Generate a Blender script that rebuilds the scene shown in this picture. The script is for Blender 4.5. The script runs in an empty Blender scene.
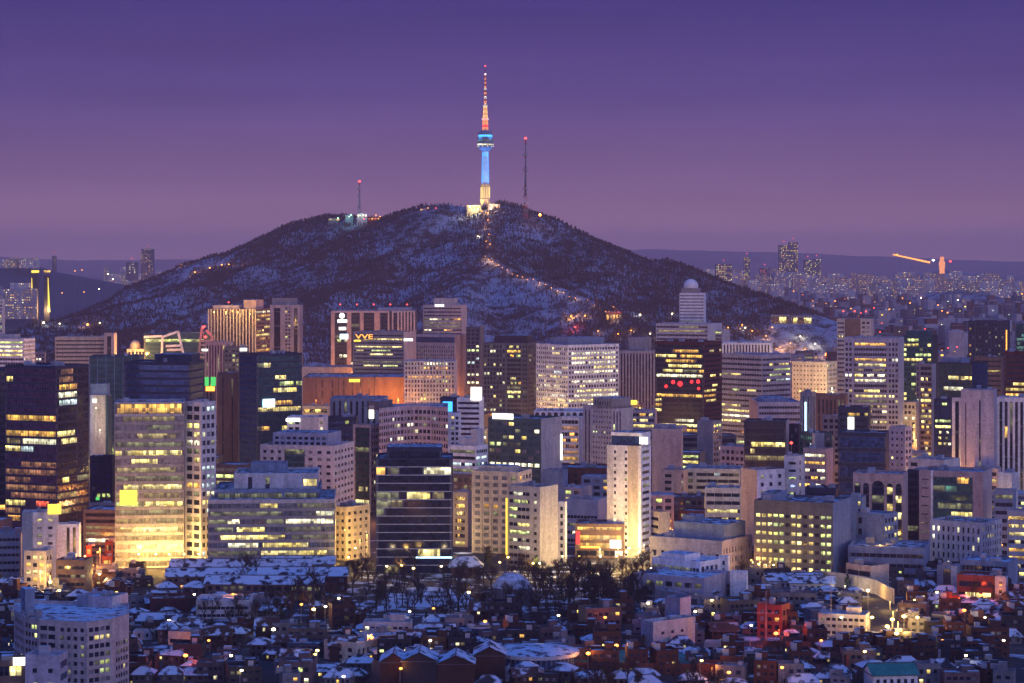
import bpy, math, random
import numpy as np
from mathutils import Vector, Matrix, noise as mnoise
R = random.Random(7)
sc = bpy.context.scene
COL = sc.collection

# ------------------------------------------------------------------ camera, sky, sun, exposure
F = 2356.0          # focal length in pixels of the 1024 px wide frame
ZC = 150.0          # height of the hillside viewpoint above the city floor
HZ = 260.0          # picture row of the horizon
cam_d = bpy.data.cameras.new('camera'); cam = bpy.data.objects.new('camera', cam_d); COL.objects.link(cam)
cam_d.sensor_width = 36.0; cam_d.lens = 36.0 * F / 1024.0
cam_d.clip_start = 1.0; cam_d.clip_end = 90000.0
cam_d.shift_y = -(341.5 - HZ) / 1024.0
cam.location = (0, 0, ZC); cam.rotation_euler = (math.radians(90), 0, 0)
sc.camera = cam
sc.view_settings.view_transform = 'Standard'; sc.view_settings.look = 'None'
sc.view_settings.gamma = 1.0; sc.view_settings.exposure = 0.34
sc.view_settings.use_curve_mapping = False

SUN_EL, SUN_AZ = math.radians(9.0), math.radians(140.0)   # azimuth clockwise from +Y: the afterglow is behind the viewer, to the right
world = bpy.data.worlds.new('World'); sc.world = world; world.use_nodes = True
wn, wl = world.node_tree.nodes, world.node_tree.links
wn.clear()
wo = wn.new('ShaderNodeOutputWorld'); bg = wn.new('ShaderNodeBackground'); wl.new(bg.outputs[0], wo.inputs[0])
sky = wn.new('ShaderNodeTexSky'); sky.sky_type = 'NISHITA'; sky.sun_disc = False
sky.sun_elevation = math.radians(-2.0); sky.sun_rotation = SUN_AZ; sky.altitude = 150.0
sky.air_density = 1.5; sky.dust_density = 2.0; sky.ozone_density = 3.0
tc = wn.new('ShaderNodeTexCoord'); sx = wn.new('ShaderNodeSeparateXYZ'); wl.new(tc.outputs['Generated'], sx.inputs[0])
ramp = wn.new('ShaderNodeValToRGB'); wl.new(sx.outputs['Z'], ramp.inputs[0])
rs = [(0.0, (.40, .195, .225)), (.012, (.29, .150, .215)), (.035, (.155, .088, .205)), (.07, (.072, .048, .190)),
      (.112, (.033, .027, .158)), (.3, (.035, .085, .40)), (1.0, (.05, .16, .62))]
el = ramp.color_ramp.elements
el[0].position = 0; el[0].color = (*rs[0][1], 1); el[1].position = 1; el[1].color = (*rs[-1][1], 1)
for p, c in rs[1:-1]:
    e = el.new(p); e.color = (*c, 1)
dotn = wn.new('ShaderNodeVectorMath'); dotn.operation = 'DOT_PRODUCT'; wl.new(tc.outputs['Generated'], dotn.inputs[0])
dotn.inputs[1].default_value = (math.sin(SUN_AZ), math.cos(SUN_AZ), 0.0)
mr = wn.new('ShaderNodeMapRange'); mr.interpolation_type = 'SMOOTHSTEP'; wl.new(dotn.outputs['Value'], mr.inputs[0])
mr.inputs[1].default_value = -0.1; mr.inputs[2].default_value = 1.0; mr.inputs[3].default_value = 0; mr.inputs[4].default_value = 1
ez = wn.new('ShaderNodeMapRange'); ez.interpolation_type = 'SMOOTHSTEP'; wl.new(sx.outputs['Z'], ez.inputs[0])
ez.inputs[1].default_value = -0.02; ez.inputs[2].default_value = 0.5; ez.inputs[3].default_value = 1; ez.inputs[4].default_value = 0
mm = wn.new('ShaderNodeMath'); mm.operation = 'MULTIPLY'; wl.new(mr.outputs[0], mm.inputs[0]); wl.new(ez.outputs[0], mm.inputs[1])
glow = wn.new('ShaderNodeVectorMath'); glow.operation = 'SCALE'; glow.inputs[0].default_value = (.68, .60, .96); wl.new(mm.outputs[0], glow.inputs['Scale'])
nsc = wn.new('ShaderNodeVectorMath'); nsc.operation = 'SCALE'; nsc.inputs['Scale'].default_value = 0.10; wl.new(sky.outputs[0], nsc.inputs[0])
a1 = wn.new('ShaderNodeVectorMath'); a1.operation = 'ADD'; wl.new(ramp.outputs[0], a1.inputs[0]); wl.new(glow.outputs[0], a1.inputs[1])
a2 = wn.new('ShaderNodeVectorMath'); a2.operation = 'ADD'; wl.new(a1.outputs[0], a2.inputs[0]); wl.new(nsc.outputs[0], a2.inputs[1])
cm = wn.new('ShaderNodeMapping'); wl.new(tc.outputs['Generated'], cm.inputs[0]); cm.inputs['Scale'].default_value = (1.4, 1.4, 16)
cn = wn.new('ShaderNodeTexNoise'); cn.inputs['Scale'].default_value = 3.5; cn.inputs['Detail'].default_value = 5; wl.new(cm.outputs[0], cn.inputs[0])
cr_ = wn.new('ShaderNodeMapRange'); wl.new(cn.outputs[0], cr_.inputs[0]); cr_.inputs[1].default_value = .3; cr_.inputs[2].default_value = .7; cr_.inputs[3].default_value = .91; cr_.inputs[4].default_value = 1.09
cs_ = wn.new('ShaderNodeVectorMath'); cs_.operation = 'SCALE'; wl.new(a2.outputs[0], cs_.inputs[0]); wl.new(cr_.outputs[0], cs_.inputs['Scale'])
wl.new(cs_.outputs[0], bg.inputs[0]); bg.inputs[1].default_value = 1.0

sun_d = bpy.data.lights.new('sun', 'SUN'); sun_d.energy = 0.22; sun_d.angle = math.radians(30); sun_d.color = (1.0, .80, .92)
sun = bpy.data.objects.new('sun', sun_d); COL.objects.link(sun)
sdir = Vector((math.sin(SUN_AZ) * math.cos(SUN_EL), math.cos(SUN_AZ) * math.cos(SUN_EL), math.sin(SUN_EL)))
sun.rotation_euler = sdir.to_track_quat('Z', 'Y').to_euler()

# ------------------------------------------------------------------ picture row and column -> the real place
def wx(px, D): return (px - 512.0) / F * D
def wz(py, D): return ZC - (py - HZ) * D / F
def gd(py, z=0.0): return (ZC - z) * F / (py - HZ)           # distance of a point of height z seen on row py
def gp(px, py, z=0.0):
    D = gd(py, z); return Vector((wx(px, D), D, z))

# ------------------------------------------------------------------ materials
MATS = {}
def newmat(name):
    m = bpy.data.materials.new(name); m.use_nodes = True
    return m, m.node_tree.nodes, m.node_tree.links, m.node_tree.nodes['Principled BSDF']
def wallmat(key, c, rough=.8, var=.34, streak=True, spec=.3):
    m, n, l, b = newmat(key)
    g = n.new('ShaderNodeNewGeometry')
    mp = n.new('ShaderNodeMapping'); l.new(g.outputs['Position'], mp.inputs[0]); mp.inputs['Scale'].default_value = (.35, .35, .06) if streak else (.2, .2, .2)
    t = n.new('ShaderNodeTexNoise'); t.inputs['Scale'].default_value = 1.0; t.inputs['Detail'].default_value = 4; l.new(mp.outputs[0], t.inputs[0])
    t2 = n.new('ShaderNodeTexNoise'); t2.inputs['Scale'].default_value = .9; t2.inputs['Detail'].default_value = 2; l.new(g.outputs['Position'], t2.inputs[0])
    ad = n.new('ShaderNodeMath'); ad.operation = 'ADD'; l.new(t.outputs[0], ad.inputs[0]); l.new(t2.outputs[0], ad.inputs[1])
    mr_ = n.new('ShaderNodeMapRange'); l.new(ad.outputs[0], mr_.inputs[0]); mr_.inputs[1].default_value = .7; mr_.inputs[2].default_value = 1.3
    mr_.inputs[3].default_value = 1 - var; mr_.inputs[4].default_value = 1 + var * .5
    dv = n.new('ShaderNodeVectorMath'); dv.operation = 'MULTIPLY'; dv.inputs[1].default_value = (1 / 2.6, 1 / 2.6, 1 / 3.7); l.new(g.outputs['Position'], dv.inputs[0])
    fv = n.new('ShaderNodeVectorMath'); fv.operation = 'FLOOR'; l.new(dv.outputs[0], fv.inputs[0]); wv = n.new('ShaderNodeTexWhiteNoise'); l.new(fv.outputs[0], wv.inputs[0])
    wr = n.new('ShaderNodeMapRange'); l.new(wv.outputs['Value'], wr.inputs[0]); wr.inputs[3].default_value = .90; wr.inputs[4].default_value = 1.07
    ml = n.new('ShaderNodeMath'); ml.operation = 'MULTIPLY'; l.new(mr_.outputs[0], ml.inputs[0]); l.new(wr.outputs[0], ml.inputs[1])
    s = n.new('ShaderNodeVectorMath'); s.operation = 'SCALE'; s.inputs[0].default_value = c; l.new(ml.outputs[0], s.inputs['Scale'])
    l.new(s.outputs[0], b.inputs['Base Color']); b.inputs['Roughness'].default_value = rough; b.inputs['Specular IOR Level'].default_value = spec
    MATS[key] = m; return m
for k, c in dict(white=(.82, .81, .80), pale=(.58, .56, .56), lgrey=(.44, .43, .44), grey=(.27, .27, .29), dgrey=(.12, .12, .14), beige=(.50, .42, .33),
                 cream=(.62, .53, .41), pink=(.48, .40, .39), brown=(.17, .11, .10), brick=(.16, .06, .045), redbrick=(.24, .06, .04), dark=(.045, .045, .06),
                 navy=(.035, .045, .085), teal=(.05, .10, .115), lilac=(.44, .41, .47), blueg=(.22, .28, .38), darkred=(.09, .025, .03), rose=(.45, .33, .31)).items():
    wallmat(k, c)
wallmat('trim', (.72, .72, .74)); wallmat('metal', (.35, .35, .38), .4, .1); wallmat('steel', (.55, .55, .58), .45, .15)
wallmat('green_roof', (.03, .22, .17), .6); wallmat('blue_tarp', (.05, .16, .5), .6); wallmat('red_paint', (.5, .04, .03), .5)
wallmat('asphalt', (.05, .05, .055), .9); wallmat('mark', (.7, .7, .68), .8, .3)
wallmat('bark', (.045, .035, .03), .9); wallmat('twig', (.05, .037, .034), .95); wallmat('thicket', (.07, .056, .056), .95); wallmat('pine', (.018, .035, .022), .95)

def snowmat(key, base, cover=.5, scale=.3, rough=.9):
    m, n, l, b = newmat(key)
    g = n.new('ShaderNodeNewGeometry')
    t = n.new('ShaderNodeTexNoise'); t.inputs['Scale'].default_value = scale; t.inputs['Detail'].default_value = 6; l.new(g.outputs['Position'], t.inputs[0])
    r = n.new('ShaderNodeMapRange'); r.interpolation_type = 'SMOOTHSTEP'; l.new(t.outputs[0], r.inputs[0])
    c0 = .72 - .44 * cover
    r.inputs[1].default_value = c0 - .07; r.inputs[2].default_value = c0 + .06
    sn = n.new('ShaderNodeSeparateXYZ'); l.new(g.outputs['Normal'], sn.inputs[0])
    up = n.new('ShaderNodeMapRange'); l.new(sn.outputs[2], up.inputs[0]); up.inputs[1].default_value = .35; up.inputs[2].default_value = .6
    mu = n.new('ShaderNodeMath'); mu.operation = 'MULTIPLY'; l.new(r.outputs[0], mu.inputs[0]); l.new(up.outputs[0], mu.inputs[1])
    mx = n.new('ShaderNodeMix'); mx.data_type = 'RGBA'; l.new(mu.outputs[0], mx.inputs[0]); mx.inputs[6].default_value = (*base, 1); mx.inputs[7].default_value = (.56, .62, .70, 1)
    l.new(mx.outputs[2], b.inputs['Base Color']); b.inputs['Roughness'].default_value = rough; b.inputs['Specular IOR Level'].default_value = .2
    MATS[key] = m; return m
snowmat('roof', (.10, .10, .11), .42); snowmat('roof_snow', (.10, .10, .11), .62); snowmat('roof_bare', (.07, .07, .08), .15)
snowmat('tile', (.035, .037, .045), .45, .3); snowmat('tile_snow', (.03, .032, .04), .60, .28); snowmat('tile_brown', (.08, .04, .03), .35, .3)
snowmat('ground', (.035, .035, .04), .22, .07); snowmat('yard', (.04, .035, .035), .36, .10)
def slopemat():
    m, n, l, b = newmat('slope'); g = n.new('ShaderNodeNewGeometry')
    fac = []
    for sc_, st, lo, hi in ((.009, 1, .40, .62), (.05, 1, .36, .60), (.35, .35, .35, .62)):
        mp = n.new('ShaderNodeMapping'); l.new(g.outputs['Position'], mp.inputs[0]); mp.inputs['Scale'].default_value = (1, st, 1)
        t = n.new('ShaderNodeTexNoise'); t.inputs['Scale'].default_value = sc_; t.inputs['Detail'].default_value = 5; l.new(mp.outputs[0], t.inputs[0])
        r = n.new('ShaderNodeMapRange'); r.interpolation_type = 'SMOOTHSTEP'; l.new(t.outputs[0], r.inputs[0]); r.inputs[1].default_value = lo; r.inputs[2].default_value = hi; fac.append(r)
    a = n.new('ShaderNodeMath'); a.operation = 'MULTIPLY_ADD'; l.new(fac[0].outputs[0], a.inputs[0]); a.inputs[1].default_value = .75; l.new(fac[1].outputs[0], a.inputs[2])
    c = n.new('ShaderNodeMath'); c.operation = 'MULTIPLY_ADD'; l.new(fac[2].outputs[0], c.inputs[0]); c.inputs[1].default_value = .7; l.new(a.outputs[0], c.inputs[2])
    d = n.new('ShaderNodeMapRange'); l.new(c.outputs[0], d.inputs[0]); d.inputs[1].default_value = .7; d.inputs[2].default_value = 2.1
    mx = n.new('ShaderNodeMix'); mx.data_type = 'RGBA'; l.new(d.outputs[0], mx.inputs[0]); mx.inputs[6].default_value = (.035, .032, .035, 1); mx.inputs[7].default_value = (.33, .37, .43, 1)
    l.new(mx.outputs[2], b.inputs['Base Color']); b.inputs['Roughness'].default_value = .95; b.inputs['Specular IOR Level'].default_value = .1; MATS['slope'] = m
slopemat(); snowmat('lawn', (.05, .045, .04), .60, .09); wallmat('far_hill', (.06, .06, .07), .95); wallmat('near_hill', (.10, .10, .12), .95, .6, False)
for k, c in dict(hbrick=(.06, .028, .023), hred=(.085, .03, .024), hgrey=(.07, .07, .085), hpale=(.18, .18, .20), hcream=(.13, .11, .09), hdark=(.032, .03, .038), hblue=(.06, .085, .13), hpink=(.15, .10, .10)).items(): wallmat(k, c)

def glassmat(key, c, metal=0.0, rough=.12, spec=.6):
    m, n, l, b = newmat(key)
    g = n.new('ShaderNodeNewGeometry')
    d = n.new('ShaderNodeVectorMath'); d.operation = 'SCALE'; d.inputs['Scale'].default_value = 1 / 1.6; l.new(g.outputs['Position'], d.inputs[0])
    fl = n.new('ShaderNodeVectorMath'); fl.operation = 'FLOOR'; l.new(d.outputs[0], fl.inputs[0])
    w = n.new('ShaderNodeTexWhiteNoise'); l.new(fl.outputs[0], w.inputs[0])
    mr_ = n.new('ShaderNodeMapRange'); l.new(w.outputs['Value'], mr_.inputs[0]); mr_.inputs[3].default_value = .55; mr_.inputs[4].default_value = 1.5
    s = n.new('ShaderNodeVectorMath'); s.operation = 'SCALE'; s.inputs[0].default_value = c; l.new(mr_.outputs[0], s.inputs['Scale'])
    l.new(s.outputs[0], b.inputs['Base Color']); b.inputs['Metallic'].default_value = metal
    b.inputs['Roughness'].default_value = rough; b.inputs['Specular IOR Level'].default_value = spec
    MATS[key] = m
glassmat('k', (.015, .022, .045)); glassmat('kb', (.06, .11, .25), .5); glassmat('kt', (.05, .12, .13), .45); glassmat('kp', (.13, .085, .16), .5)
glassmat('kl', (.16, .16, .19), .0, .3, .4); glassmat('kw', (.14, .18, .24), .6, .16)

def litmat(key, c, strength, dark=.12, prof=True):
    m, n, l, b = newmat('lit_' + key)
    b.inputs['Base Color'].default_value = (.05, .05, .05, 1); b.inputs['Roughness'].default_value = .3
    g = n.new('ShaderNodeNewGeometry')
    d = n.new('ShaderNodeVectorMath'); d.operation = 'MULTIPLY'; d.inputs[1].default_value = (1 / 1.7, 1 / 2.3, 1 / 1.9); l.new(g.outputs['Position'], d.inputs[0])
    fl = n.new('ShaderNodeVectorMath'); fl.operation = 'FLOOR'; l.new(d.outputs[0], fl.inputs[0])
    w = n.new('ShaderNodeTexWhiteNoise'); l.new(fl.outputs[0], w.inputs[0])
    t = n.new('ShaderNodeTexNoise'); t.inputs['Scale'].default_value = .12; l.new(g.outputs['Position'], t.inputs[0])
    t_ = n.new('ShaderNodeMapRange'); l.new(t.outputs[0], t_.inputs[0]); t_.inputs[1].default_value = .38; t_.inputs[2].default_value = .62; t_.inputs[3].default_value = .45; t_.inputs[4].default_value = 1.5
    w_ = n.new('ShaderNodeMapRange'); l.new(w.outputs['Value'], w_.inputs[0]); w_.inputs[3].default_value = dark; w_.inputs[4].default_value = 1.3
    uv = n.new('ShaderNodeUVMap'); s_ = n.new('ShaderNodeSeparateXYZ'); l.new(uv.outputs[0], s_.inputs[0])
    vr = n.new('ShaderNodeValToRGB'); l.new(s_.outputs[1], vr.inputs[0])
    e = vr.color_ramp.elements; e[0].color = (.35, .35, .35, 1); e[0].position = 0; e[1].color = (.7, .7, .7, 1); e[1].position = 1
    for p, q in ((.35, .5), (.62, .85), (.78, 1.0), (.9, .8)):
        x = e.new(p); x.color = (q, q, q, 1)
    m1 = n.new('ShaderNodeMath'); m1.operation = 'MULTIPLY'; l.new(w_.outputs[0], m1.inputs[0]); l.new(t_.outputs[0], m1.inputs[1])
    m2 = n.new('ShaderNodeMath'); m2.operation = 'MULTIPLY'; l.new(m1.outputs[0], m2.inputs[0]); l.new(vr.outputs[0], m2.inputs[1])
    m3 = n.new('ShaderNodeMath'); m3.operation = 'MULTIPLY'; l.new(m2.outputs[0], m3.inputs[0]); m3.inputs[1].default_value = strength
    d2 = n.new('ShaderNodeVectorMath'); d2.operation = 'MULTIPLY'; d2.inputs[1].default_value = (1 / 5.3, 1 / 7.1, 1 / 3.9); l.new(g.outputs['Position'], d2.inputs[0])
    f2 = n.new('ShaderNodeVectorMath'); f2.operation = 'FLOOR'; l.new(d2.outputs[0], f2.inputs[0]); w2 = n.new('ShaderNodeTexWhiteNoise'); l.new(f2.outputs[0], w2.inputs[0])
    mc = n.new('ShaderNodeMix'); mc.data_type = 'RGBA'; l.new(w2.outputs['Value'], mc.inputs[0]); mc.inputs[6].default_value = (*c, 1); mc.inputs[7].default_value = (min(1, c[0] * .9 + .05), min(1, c[1] * .9 + .14), min(1, c[2] * .8 + (.22 if key in 'ywg' else .02)), 1)
    l.new(mc.outputs[2], b.inputs['Emission Color']); l.new(m3.outputs[0], b.inputs['Emission Strength'])
    m.cycles.emission_sampling = 'NONE'; MATS[key] = m
litmat('y', (1, .74, .16), 2.0); litmat('w', (1, .88, .50), 2.2); litmat('o', (1, .46, .09), 1.7); litmat('g', (.80, .90, .22), 1.5)
litmat('c', (.75, .92, 1.0), 1.5); litmat('d', (.9, .66, .28), .45); litmat('h', (.75, .72, .40), .28); litmat('r', (1, .10, .05), 1.5)
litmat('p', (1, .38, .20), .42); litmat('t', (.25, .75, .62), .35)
def glowmat(key, c, s, samp=False):
    m, n, l, b = newmat('glow_' + key)
    b.inputs['Base Color'].default_value = (.02, .02, .02, 1)
    b.inputs['Emission Color'].default_value = (*c, 1); b.inputs['Emission Strength'].default_value = s
    if not samp: m.cycles.emission_sampling = 'NONE'
    MATS[key] = m
glowmat('sign_w', (1, .95, .84), 2.2); glowmat('sign_y', (1, .70, .07), 1.5); glowmat('sign_o', (1, .35, .05), 2.5); glowmat('sign_r', (1, .03, .04), 1.6)
glowmat('sign_g', (.12, .9, .2), .7); glowmat('sign_b', (.05, .40, 1), 1.8); glowmat('sign_c', (.6, .85, 1), 3); glowmat('lamp_w', (1, .80, .45), 9); glowmat('lamp_o', (1, .34, .05), 4); glowmat('lamp_y', (1, .66, .18), 8)
glowmat('lamp_c', (.95, .97, 1), 6); glowmat('lamp_r', (1, .06, .05), 4); glowmat('lamp_g', (.3, 1, .4), 8); glowmat('trim_w', (1, .9, .75), .9); glowmat('trim_l', (.75, .68, .8), .30)
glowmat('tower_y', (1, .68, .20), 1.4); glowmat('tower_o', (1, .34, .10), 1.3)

# ------------------------------------------------------------------ mesh builder
UNAMES = {}
class MB:
    def __init__(s): s.v = []; s.f = []; s.m = []; s.u = []; s.mats = []
    def mi(s, key):
        if key not in s.mats: s.mats.append(key)
        return s.mats.index(key)
    def quad(s, a, b, c, d, key):
        i = len(s.v); s.v += [tuple(a), tuple(b), tuple(c), tuple(d)]; s.f.append((i, i + 1, i + 2, i + 3)); s.m.append(s.mi(key)); s.u += [(0, 0), (1, 0), (1, 1), (0, 1)]
    def poly(s, pts, key):
        i = len(s.v); s.v += [tuple(p) for p in pts]; s.f.append(tuple(range(i, i + len(pts)))); s.m.append(s.mi(key)); s.u += [(.5, .5)] * len(pts)
    def obox(s, o, ux, uy, lx, ly, z0, z1, key, topkey=None):
        """box with base corner o, horizontal unit axes ux, uy"""
        P = [Vector((o[0], o[1], 0)), None, None, None]
        P[1] = P[0] + Vector((ux[0], ux[1], 0)) * lx; P[2] = P[1] + Vector((uy[0], uy[1], 0)) * ly; P[3] = P[0] + Vector((uy[0], uy[1], 0)) * ly
        b = [Vector((p.x, p.y, z0)) for p in P]; t = [Vector((p.x, p.y, z1)) for p in P]
        for i in range(4):
            j = (i + 1) % 4; s.quad(b[i], b[j], t[j], t[i], key)
        s.quad(t[0], t[1], t[2], t[3], topkey or key); s.quad(b[3], b[2], b[1], b[0], key)
    def box(s, x0, x1, y0, y1, z0, z1, key, topkey=None):
        s.obox((x0, y0), (1, 0), (0, 1), x1 - x0, y1 - y0, z0, z1, key, topkey)
    def beam(s, a, b, w, key, n=4, w2=None):
        a = Vector(a); b = Vector(b); w2 = w if w2 is None else w2
        d = (b - a).normalized(); h = Vector((0, 0, 1)) if abs(d.z) < .9 else Vector((0, 1, 0))
        x = d.cross(h).normalized(); y = d.cross(x)
        ra = [a + (x * math.cos(6.2832 * (k + .5) / n) + y * math.sin(6.2832 * (k + .5) / n)) * w for k in range(n)]
        rb = [b + (x * math.cos(6.2832 * (k + .5) / n) + y * math.sin(6.2832 * (k + .5) / n)) * w2 for k in range(n)]
        for k in range(n):
            j = (k + 1) % n; s.quad(ra[j], ra[k], rb[k], rb[j], key)
        s.poly(rb[::-1], key); s.poly(ra, key)
    def lathe(s, prof, key, n=16, c=(0, 0)):
        for (r0, z0), (r1, z1) in zip(prof, prof[1:]):
            for k in range(n):
                t0, t1 = 6.28318 * k / n, 6.28318 * (k + 1) / n
                P = lambda r, t, z: (c[0] + r * math.cos(t), c[1] + r * math.sin(t), z)
                if r1 < 1e-4: s.poly([P(r0, t0, z0), P(r0, t1, z0), P(0, 0, z1)], key)
                elif r0 < 1e-4: s.poly([P(0, 0, z0), P(r1, t1, z1), P(r1, t0, z1)], key)
                else: s.quad(P(r0, t0, z0), P(r0, t1, z0), P(r1, t1, z1), P(r1, t0, z1), key)
    def mesh(s, name):
        me = bpy.data.meshes.new(name); me.from_pydata(s.v, [], s.f)
        for k in s.mats: me.materials.append(MATS[k])
        me.polygons.foreach_set('material_index', s.m)
        uv = me.uv_layers.new(name='UVMap'); uv.data.foreach_set('uv', np.array(s.u, 'f').ravel())
        me.update(); return me
    def build(s, name, parent=None, loc=(0, 0, 0), rz=0, **tags):
        if not s.f: return None
        o = bpy.data.objects.new(name, s.mesh(name)); COL.objects.link(o); o.location = loc; o.rotation_euler[2] = rz
        if parent: o.parent = parent
        for k, v in tags.items(): o['category' if k == 'cat' else k] = v
        return o
def thing(name, label, cat, loc, rz=0, group=None):
    o = bpy.data.objects.new(name, None); COL.objects.link(o); o.location = loc; o.rotation_euler[2] = rz
    o['label'] = label; o['category'] = cat
    if group: o['group'] = group
    return o
def copy_tree(o, kids, parent=None, lit=None):
    c = o.copy(); COL.objects.link(c)
    if lit is not None and c.name.startswith('window') and c.type == 'MESH' and not c.name.startswith('window_'): c.data = pane_mesh(R.choice('yoywgdhd') if R.random() < lit else R.choice(('k', 'k', 'k', 'kl')))
    if parent: c.parent = parent
    for k in kids.get(o.name, ()): copy_tree(k, kids, c, lit)
    return c
def kidmap(objs):
    km = {}
    for o in objs:
        if o.parent: km.setdefault(o.parent.name, []).append(o)
    return km
def light(parent, loc, power, color, radius=1.0, name='lamp_glow', spot=None, aim=None):
    d = bpy.data.lights.new(name, 'SPOT' if spot else 'POINT'); d.energy = power; d.color = color; d.shadow_soft_size = radius
    if spot: d.spot_size = math.radians(spot); d.spot_blend = .6
    o = bpy.data.objects.new(name, d); COL.objects.link(o); o.location = loc
    if aim is not None: o.rotation_euler = (Vector(loc) - Vector(aim)).to_track_quat('Z', 'Y').to_euler()
    if parent: o.parent = parent
    return o

# unit window panes, one mesh per glass; a window is this mesh scaled to its opening
PANE = {}
def pane_mesh(key):
    if key not in PANE:
        b = MB(); b.quad((-.5, 0, -.5), (.5, 0, -.5), (.5, 0, .5), (-.5, 0, .5), key)
        for (x0, x1, z0, z1) in ((-.5, .5, .46, .5), (-.5, .5, -.5, -.46), (-.5, -.47, -.46, .46), (.47, .5, -.46, .46)):
            b.quad((x0, -.05, z0), (x1, -.05, z0), (x1, -.05, z1), (x0, -.05, z1), 'dgrey')
        b.quad((-.5, .06, -.5), (-.5, .06, .5), (.5, .06, .5), (.5, .06, -.5), 'dgrey')
        PANE[key] = b.mesh('window')
    return PANE[key]

# ------------------------------------------------------------------ facades
class Sp(dict): __getattr__ = dict.get
def spec(st, lit, **k):
    d = dict(st=st, lit=lit, fh=3.8, bw=3.2, ww=.66, wh=.56, sill=.25, par=1.6, base=0, dep=.35, mar=.6, cols='yywg', dk='k', sp=None, mul=0, fin=0, finw=.35, rows=None)
    d.update(k); return Sp(d)
def RB(lit, **k): return spec('ribbon', lit, **{**dict(mul=1.8), **k})
def PU(lit, **k): return spec('punch', lit, **k)
def CU(lit, **k): return spec('ribbon', lit, **{**dict(wh=.74, sill=.13, dep=.12, mar=.1, mul=1.6, dk='kb', sp='navy', par=1.2), **k})
def VE(lit, **k): return spec('vert', lit, **{**dict(ww=.5, par=3, base=3, mar=.8, dep=.5), **k})
def NO(**k): return spec('blank', 0, **k)

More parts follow.
